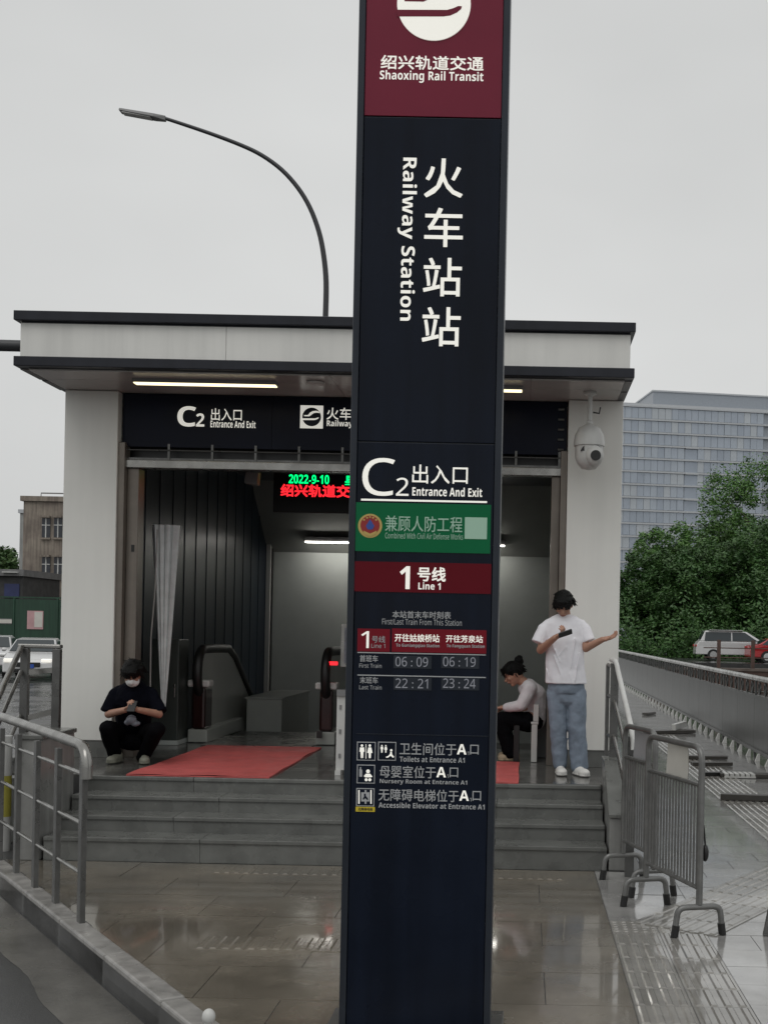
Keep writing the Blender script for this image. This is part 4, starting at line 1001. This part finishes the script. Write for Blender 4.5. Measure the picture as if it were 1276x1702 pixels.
# ================================================================== people
ctex = bpy.data.textures.new('folds', 'CLOUDS'); ctex.noise_scale = .09; ctex.noise_depth = 2
def skinmesh(name, mb, m, parent, voxel=.007, smooth=5, fold=0.0):
    o = mb.build(name, m, parent, True)
    r_ = o.modifiers.new('remesh', 'REMESH'); r_.mode = 'VOXEL'; r_.voxel_size = voxel; r_.use_smooth_shade = True
    if fold:
        d = o.modifiers.new('fold', 'DISPLACE'); d.texture = ctex; d.strength = fold; d.mid_level = .5; d.texture_coords = 'GLOBAL'
    s = o.modifiers.new('smooth', 'SMOOTH'); s.factor = .5; s.iterations = smooth
    return o
def frame3(f, u):
    f = Vector(f).normalized(); u = Vector(u); u = (u-f*u.dot(f)).normalized(); r_ = f.cross(u)
    return Matrix((r_, f, u)).transposed(), r_, f, u
def head(mb, c, f, u):
    M, r_, f, u = frame3(f, u); c = Vector(c)
    mb.ell(c, (.078,.098,.11), M); mb.ell(c+f*.022-u*.055, (.056,.066,.062), M); mb.ell(c+f*.055-u*.10, (.03,.03,.022), M)
    mb.capsule(c+f*.088+u*.005, c+f*.108-u*.032, .011, .017, 8); mb.ell(c+f*.088-u*.062, (.026,.014,.011), M)
    mb.ell(c+f*.082+u*.022, (.055,.018,.012), M)
    for s in (-1, 1): mb.ell(c+r_*s*.076-u*.015-f*.005, (.012,.024,.034), M); mb.ell(c+r_*s*.04+f*.066-u*.03, (.024,.022,.022), M)
    return M, r_, f, u
def face_parts(c, fr, parent):
    M, r_, f, u = fr; c = Vector(c)
    for s in (-1, 1):
        MB().ell(c+r_*s*.032+f*.089+u*.002, (.014,.008,.006), M).build('eye', black, parent, True)
        MB().ell(c+r_*s*.033+f*.094+u*.022, (.02,.008,.005), M).build('eyebrow', hairm, parent, True)
    MB().ell(c+f*.0985-u*.064, (.021,.008,.006), M).build('mouth', mat('lips',(0.3,0.12,0.1),.5) if 'lips' not in MATS else MATS['lips'], parent, True)
def hair(c, fr, parent, seed, fringe=1.0, bun=None, back=.0):
    M, r_, f, u = fr; c = Vector(c); g = random.Random(seed); mb = MB()
    mb.ell(c-f*.016+u*.024, (.092,.102,.104), M); mb.ell(c+f*.03+u*.068, (.08,.074,.05), M)
    for i in range(170):
        th = g.uniform(0, 6.283); ph = g.uniform(0, 1.9)
        d = r_*math.sin(ph)*math.cos(th)*.096+f*math.sin(ph)*math.sin(th)*.11+u*math.cos(ph)*.116
        if d.dot(f) > .045 and d.dot(u) < .045*fringe+.0: continue
        if d.dot(u) < -.05: continue
        p = c+d*.97-f*.008+u*.008; t = (-u*.6+d.normalized()*.25+Vector((g.gauss(0,.25),g.gauss(0,.25),g.gauss(0,.15)))).normalized()
        mb.capsule(p, p+t*g.uniform(.03,.07), g.uniform(.008,.014), .003, 6, 2)
    for i in range(26):
        s = -1+2*i/25; p = c+r_*s*.076+f*(.102-.035*s*s)+u*g.uniform(.06,.095)
        mb.capsule(p, p-u*g.uniform(.03,.085)*fringe+f*.003+r_*g.uniform(-.012,.012), .012, .003, 6, 2)
    if bun is not None:
        for i in range(14):
            d = Vector((g.gauss(0,1),g.gauss(0,1),g.gauss(0,1))).normalized(); mb.ell(Vector(bun)+d*.022, (.034,.034,.03))
        mb.capsule(c-f*.06+u*.05, bun, .05, .03)
    return skinmesh('hair', mb, hairm, parent, .004, 1)
def hand(mb, w, d, n, curl=.6, side=1):
    "wrist w, pointing d, palm facing n"
    d = Vector(d).normalized(); n = Vector(n); n = (n-d*n.dot(d)).normalized(); s = d.cross(n)*side; w = Vector(w)
    mb.capsule(w, w+d*.03, .023, .026, 8); M = Matrix((s, d, n)).transposed(); mb.ell(w+d*.052, (.04,.046,.017), M)
    for i, (o, l) in enumerate(((-.03,.068),(-.01,.078),(.011,.074),(.031,.058))):
        b = w+d*.088+s*o; k = curl*(1+.12*i); d1 = (d*math.cos(k)+n*math.sin(k)); d2 = (d*math.cos(k*2.1)+n*math.sin(k*2.1))
        m_ = b+d1*l*.52; mb.capsule(b-d*.012, m_, .0095, .009, 8, 3); mb.capsule(m_, m_+d2*l*.48, .009, .0075, 8, 3)
    b = w+d*.03-s*.034; t1 = (d*.6-s*.55+n*.4).normalized(); m_ = b+t1*.038; mb.capsule(b, m_, .013, .0105, 8, 3); mb.capsule(m_, m_+(d*.8+n*.45-s*.05).normalized()*.03, .0105, .0085, 8, 3)
def shoe(p, ang, m, parent, L=.27, W=.047, h=.075, name='shoe'):
    mb = MB(); M = Matrix.Rotation(R(ang), 3, 'Z'); p = Vector(p)   # points towards -Y when ang is 0
    def q(x, y, z): return p+M@Vector((x, y, z))
    mb.ell(q(0,-L*.24,.036), (W,L*.27,.04), M); mb.ell(q(0,L*.1,.04), (W*.85,L*.36,.05), M); mb.ell(q(0,L*.24,.055), (W*.82,L*.16,.06), M)
    for y in (-.3,-.1,.1,.26): mb.ell(q(0,L*y,.014), (W*(1.02 if y < 0 else .88),L*.2,.016), M)
    return skinmesh(name, mb, m, parent, .006, 4)
def loft(mb, rings, n=22):
    k = len(rings); i0 = len(mb.v)
    for c, rx, ry in rings:
        for i in range(n): mb.v.append((c[0]+rx*math.cos(2*math.pi*i/n), c[1]+ry*math.sin(2*math.pi*i/n), c[2]))
    for j in range(k-1):
        for i in range(n): mb.f.append((i0+j*n+i, i0+(j+1)*n+i, i0+(j+1)*n+(i+1)%n, i0+j*n+(i+1)%n))
    mb.f.append(tuple(i0+i for i in range(n))); mb.f.append(tuple(i0+(k-1)*n+i for i in range(n-1,-1,-1)))
ZP = .572
# ---- standing person in a white T-shirt
Y0 = 11.26
def J(x, y, dy=0.0): return at(x, y, Y0+dy)
P1 = thing('person', 'standing person in white T-shirt and light jeans looking at a phone', 'person', tuple(at(948,1288,Y0)))
hc_ = J(936,1003,-.055); body = MB()
fr = head(body, hc_, (-.1,-.73,-.62), (-.05,-.55,.8))
body.chain([J(938,1034,.03), J(938,1022,.01), hc_-fr[3]*.04], [.07,.056,.055])
loft(body, [(J(938,1030,.02),.06,.05),(J(938,1038,.02),.14,.08),(J(938,1060,.02),.16,.095),(J(939,1095,.02),.155,.095),(J(940,1132,.02),.14,.085),(J(940,1148,.02),.12,.07)])
aL = [J(910,1047,.02), J(898,1080,-.02), J(922,1060,-.24)]; aR = [J(965,1047,.02), J(973,1077,-.02), J(1001,1063,-.14)]
body.chain(aL, [.045,.041,.028]); body.chain(aR, [.045,.041,.027])
hand(body, aL[2], (.75,-.35,.5), (.25,-.2,.9), .75, 1); hand(body, aR[2], (.96,-.1,.25), (0,-.35,.9), .38, -1)
lL = [J(925,1153,.02), J(927,1208,-.01), J(930,1270,.02)]; lR = [J(957,1155,.02), J(958,1208,-.01), J(962,1274,.0)]
body.chain(lL, [.07,.05,.04]); body.chain(lR, [.07,.05,.04])
b1_ = skinmesh('body', body, skin, P1, .0055, 3); face_parts(hc_, fr, P1); hair(hc_, fr, P1, 3)
sh = MB()
loft(sh, [(J(938,1021,.015),.07,.06),(J(938,1025,.02),.115,.08),(J(938,1030,.02),.165,.095),(J(938,1037,.02),.19,.11),(J(938,1048,.02),.19,.122),(J(938,1065,.015),.183,.128),(J(938,1090,.01),.18,.125),(J(939,1115,.01),.185,.125),(J(940,1136,.01),.195,.13)])
sh.tube([J(914,1035,.02), J(904,1046,.015), J(894,1069,-.01)], [.05,.066,.068], 14); sh.tube([J(962,1035,.02), J(970,1046,.015), J(978,1066,-.01)], [.05,.064,.064], 14)
for x0, y0, x1, y1 in ((912,1060,930,1100),(955,1062,948,1110),(920,1090,935,1130),(962,1085,955,1132),(908,1112,914,1134),(940,1075,928,1090),(946,1120,950,1135)):
    sh.capsule(J(x0,y0,-.108), J(x1,y1,-.112), .010, .005, 8)
skinmesh('t_shirt', sh, tee, P1, .007, 4, .010)
tr = MB()
loft(tr, [(J(940,1130,.015),.16,.105),(J(940,1142,.015),.172,.116),(J(940,1152,.015),.17,.112)]); tr.ell(J(940,1160,.015), (.155,.108,.10))
for lg_, rs in ((lL,(.098,.08,.07)),(lR,(.1,.086,.084))): tr.chain([lg_[0], lg_[1], lg_[2]-Vector((0,0,-.01))], rs, 14)
skinmesh('jeans', tr, jean, P1, .007, 4, .02)
for q, ang in ((at(931,1287,Y0-.03),6),(at(964,1292,Y0-.08),24)): shoe((q.x,q.y,ZP), ang, shoew, P1, .28, .052)
ph = thing('phone', 'dark phone held by the standing person', 'phone', tuple(J(941,1053,-.34)))
Mp = frame3((.93,.1,.33),(.1,-.75,.62))[0]
MB().obox(J(939,1053,-.325), (.012,.13,.07), Mp).build('phone_body', black, ph, bev=.004); MB().obox(J(939,1053,-.325)+Mp@Vector((-.0075,0,0)), (.002,.118,.062), Mp).build('screen', mat('phone_glass',(0.03,0.03,0.04),.1), ph)
cg = MB().tube([J(1023,1054,-.17), J(1031,1056,-.18)], .004, 8).build('cigarette', paperm); tag(cg, 'thin white cigarette between the fingers of the standing person', 'cigarette')
# ---- squatting person in black
Y0 = 11.5
P2 = thing('person', 'squatting person in black clothes and white face mask beside the left pillar', 'person', tuple(at(216,1268,Y0)))
hc_ = J(221,1117,-.10); body = MB()
fr = head(body, hc_, (0,-.72,-.69), (0,-.6,.75))
body.chain([J(222,1146,.08), J(222,1134,.02), hc_-fr[3]*.03-fr[2]*.02], [.07,.056,.056])
body.capsule(J(203,1157,.08), J(241,1157,.08), .05, .05); body.capsule(J(222,1160,.1), J(222,1200,.27), .13, .13); body.ell(J(222,1222,.36), (.15,.12,.12))
aL = [J(197,1157,.06), J(181,1187,-.02), J(208,1180,-.24)]; aR = [J(247,1157,.06), J(264,1187,-.02), J(231,1180,-.24)]
for a_ in (aL, aR): body.chain(a_, [.044,.04,.028])
hand(body, aL[2], (.75,-.4,.35), (.2,.1,.95), .9, 1); hand(body, aR[2], (-.75,-.4,.35), (-.2,.1,.95), .9, -1)
kL = [J(206,1222,.34), J(179,1211,-.16), J(192,1258,.06)]; kR = [J(238,1222,.34), J(261,1213,-.16), J(238,1258,.06)]
for k_ in (kL, kR): body.chain(k_, [.075,.055,.038])
skinmesh('body', body, skin, P2, .0055, 3); face_parts(hc_, fr, P2); hair(hc_, fr, P2, 9)
sh = MB()
sh.chain([J(196,1152,.08), J(222,1142,.08), J(248,1152,.08)], [.06,.075,.06], 14); sh.capsule(J(222,1158,.08), J(222,1196,.25), .165, .17, 16); sh.capsule(J(207,1164,.06), J(237,1164,.06), .105, .105, 14); sh.capsule(J(222,1137,.05), J(222,1150,.1), .07, .1)
sh.tube([J(202,1146,.07), J(193,1153,.06), J(179,1184,-.0)], [.05,.066,.072], 14); sh.tube([J(242,1146,.07), J(251,1153,.06), J(266,1185,-.0)], [.05,.066,.072], 14)
skinmesh('t_shirt', sh, teeb, P2, .008, 4, .02)
tr = MB(); tr.ell(J(222,1222,.34), (.2,.15,.15)); 
for k_ in (kL, kR): tr.chain([k_[0], k_[1], k_[2]], [.1,.078,.062], 14)
tr.ell(J(220,1232,.22), (.16,.14,.09))
skinmesh('trousers', tr, blk, P2, .008, 4, .02)
for q, ang in ((at(192,1270,Y0-.02),-8),(at(241,1270,Y0-.02),14)): shoe((q.x,q.y,ZP), ang, shoeg, P2, .27, .05)
mk = MB(); M, r_, f, u = fr
mk.ell(hc_+f*.06-u*.062, (.066,.06,.055), M); mk.ell(hc_+f*.095-u*.035, (.036,.036,.034), M)
skinmesh('face_mask', mk, mat('mask_fabric',(0.72,0.72,0.72),.8,var=.04), P2, .006, 5)
ph = thing('phone', 'phone held in both hands of the squatting person', 'phone', tuple(J(220,1174,-.3)))
MB().obox(J(220,1174,-.31), (.075,.012,.13), Matrix.Rotation(R(-45),3,'X')).build('phone_body', black, ph, bev=.004); MB().obox(J(220,1174,-.31)+Matrix.Rotation(R(-45),3,'X')@Vector((0,.0075,0)), (.066,.002,.12), Matrix.Rotation(R(-45),3,'X')).build('screen', MATS['phone_glass'], ph)
cl = MB().ell(J(219,1196,-.18), (.05,.035,.05)).ell(J(224,1202,-.17), (.05,.03,.03)).ell(J(212,1201,-.17), (.035,.03,.03))
ob_ = skinmesh('plastic_bag', cl, mat('grey_film',(0.16,0.17,0.2),.4,var=.2,vscale=30), None, .007, 2, .03); tag(ob_, 'crumpled pale bag hanging from the squatting person\'s hands', 'bag')
# ---- seated person with a hair bun
Y0 = 12.45
P3 = thing('person', 'seated person with black hair bun and pale cardigan leaning forward', 'person', tuple(at(860,1266,Y0)))
hc_ = J(853,1119,-.02); body = MB()
fr = head(body, hc_, (-.86,-.12,-.48), (-.45,0,.88))
body.chain([J(880,1146,.02), J(870,1134,0), hc_+Vector((.01,0,-.03))], [.075,.055,.05])
body.chain([J(880,1152,.02), J(884,1175,.03), J(882,1192,.03)], [.11,.12,.14])
for s in (-.17, .17):
    arm = [J(879,1143,s), J(866,1172,s*1.2), J(838,1176,s*.5-.02)]; body.chain(arm, [.05,.042,.03])
    hand(body, arm[2], (-.9,-s*.8,-.1), (0,s*.4,-.9), .7, 1 if s < 0 else -1)
    leg = [J(880,1196,s*.55), J(832,1196,s*.7), J(848,1256,s*.7)]; body.chain(leg, [.08,.06,.04])
skinmesh('body', body, skin, P3, .0055, 3); face_parts(hc_, fr, P3); hair(hc_, fr, P3, 5, .7, J(863,1097,.0))
sh = MB(); sh.chain([J(877,1144,.02), J(887,1156,.02), J(886,1178,.03), J(883,1193,.03)], [.105,.125,.13,.15], 16); sh.capsule(J(878,1142,-.15), J(878,1142,.18), .075, .075)
for s in (-.17, .17): sh.chain([J(880,1144,s), J(866,1172,s*1.2), J(842,1176,s*.6-.02)], [.078,.06,.048], 12)
skinmesh('cardigan', sh, cardi, P3, .008, 3, .018)
tr = MB(); tr.ell(J(880,1198,.02), (.15,.19,.12))
for s in (-.12, .12): tr.chain([J(876,1199,s*.8), J(833,1197,s), J(847,1250,s)], [.105,.085,.075], 14)
skinmesh('trousers', tr, blk, P3, .008, 4, .03)
for s in (-.12, .12): q = at(846,1264,Y0+s); shoe((q.x,q.y,ZP), -80, mat('sandal_tan',(0.35,0.27,0.18),.6) if 'sandal_tan' not in MATS else MATS['sandal_tan'], P3, .24, .045, name='sandal')
# stool, cabinet, boards
ST = thing('white_stool', 'white plastic stool under the seated person', 'stool', tuple(at(870,1268,Y0)))
a, b = at(852,1208,Y0), at(894,1208,Y0)
MB().box(a.x,b.x,Y0-.19,Y0+.2,.955,.985).build('seat', plast, ST, bev=.008)
for x in (a.x+.01, b.x-.07):
    for y in (Y0-.19, Y0+.14): MB().box(x,x+.06,y,y+.06,.572,.954).build('leg', plast if x > a.x+.05 else black, ST, bev=.006)
MB().box(b.x-.055,b.x,Y0-.19,Y0+.2,.986,1.16).build('back_panel', plast, ST, bev=.006)
GC = thing('grey_cabinet', 'plain grey metal cabinet behind the white stool', 'cabinet', tuple(at(900,1262,12.75)))
a, b = at(892,1140,12.72), at(913,1140,12.72); MB().box(a.x,b.x,12.72,13.1,.572,1.2).build('body', grayp, GC, bev=.006); MB().box(a.x-.01,b.x+.01,12.71,13.11,1.201,1.22).build('top', steeld, GC)
WB = thing('white_standee', 'white standing notice board half hidden behind the totem on its left', 'sign board', tuple(at(590,1290,10.9)))
a, b = at(560,1157,10.9), at(650,1282,10.9)
MB().box(a.x,b.x,10.9,10.93,b.z,a.z).build('board', plast, WB, bev=.004); MB().box(a.x,a.x+.05,10.86,10.98,.571,b.z).build('foot', plast, WB); MB().box(b.x-.05,b.x,10.86,10.98,.571,b.z).build('foot', plast, WB)
for i in range(3): MB().box(a.x+.025,a.x+.045,10.893,10.899,a.z-.12-.22*i,a.z-.08-.22*i).build('printed_mark', grayp, WB)
MB().box(a.x-.0,a.x+.3,10.88,10.899,a.z+.001,a.z+.06).build('clip', grayp, WB)
FS = thing('framed_notice', 'framed notice on a stand at the left edge of the totem beyond the mat', 'sign', tuple(at(590,1230,13.3)))
a, b = at(567,1037,13.2), at(640,1110,13.2)
MB().box(a.x,b.x,13.2,13.22,b.z,a.z).build('frame', steel, FS, bev=.004); MB().box(a.x+.04,b.x-.04,13.19,13.199,b.z+.04,a.z-.04).build('sheet', MATS['grey_film'], FS); MB().tube([((a.x+b.x)/2,13.23,.572),((a.x+b.x)/2,13.23,b.z+.1)], .02, 8).build('post', steel, FS); MB().lathe([(.16,.572),(.16,.585),(.03,.6)], ((a.x+b.x)/2,13.23,0), 18).build('base', steel, FS)
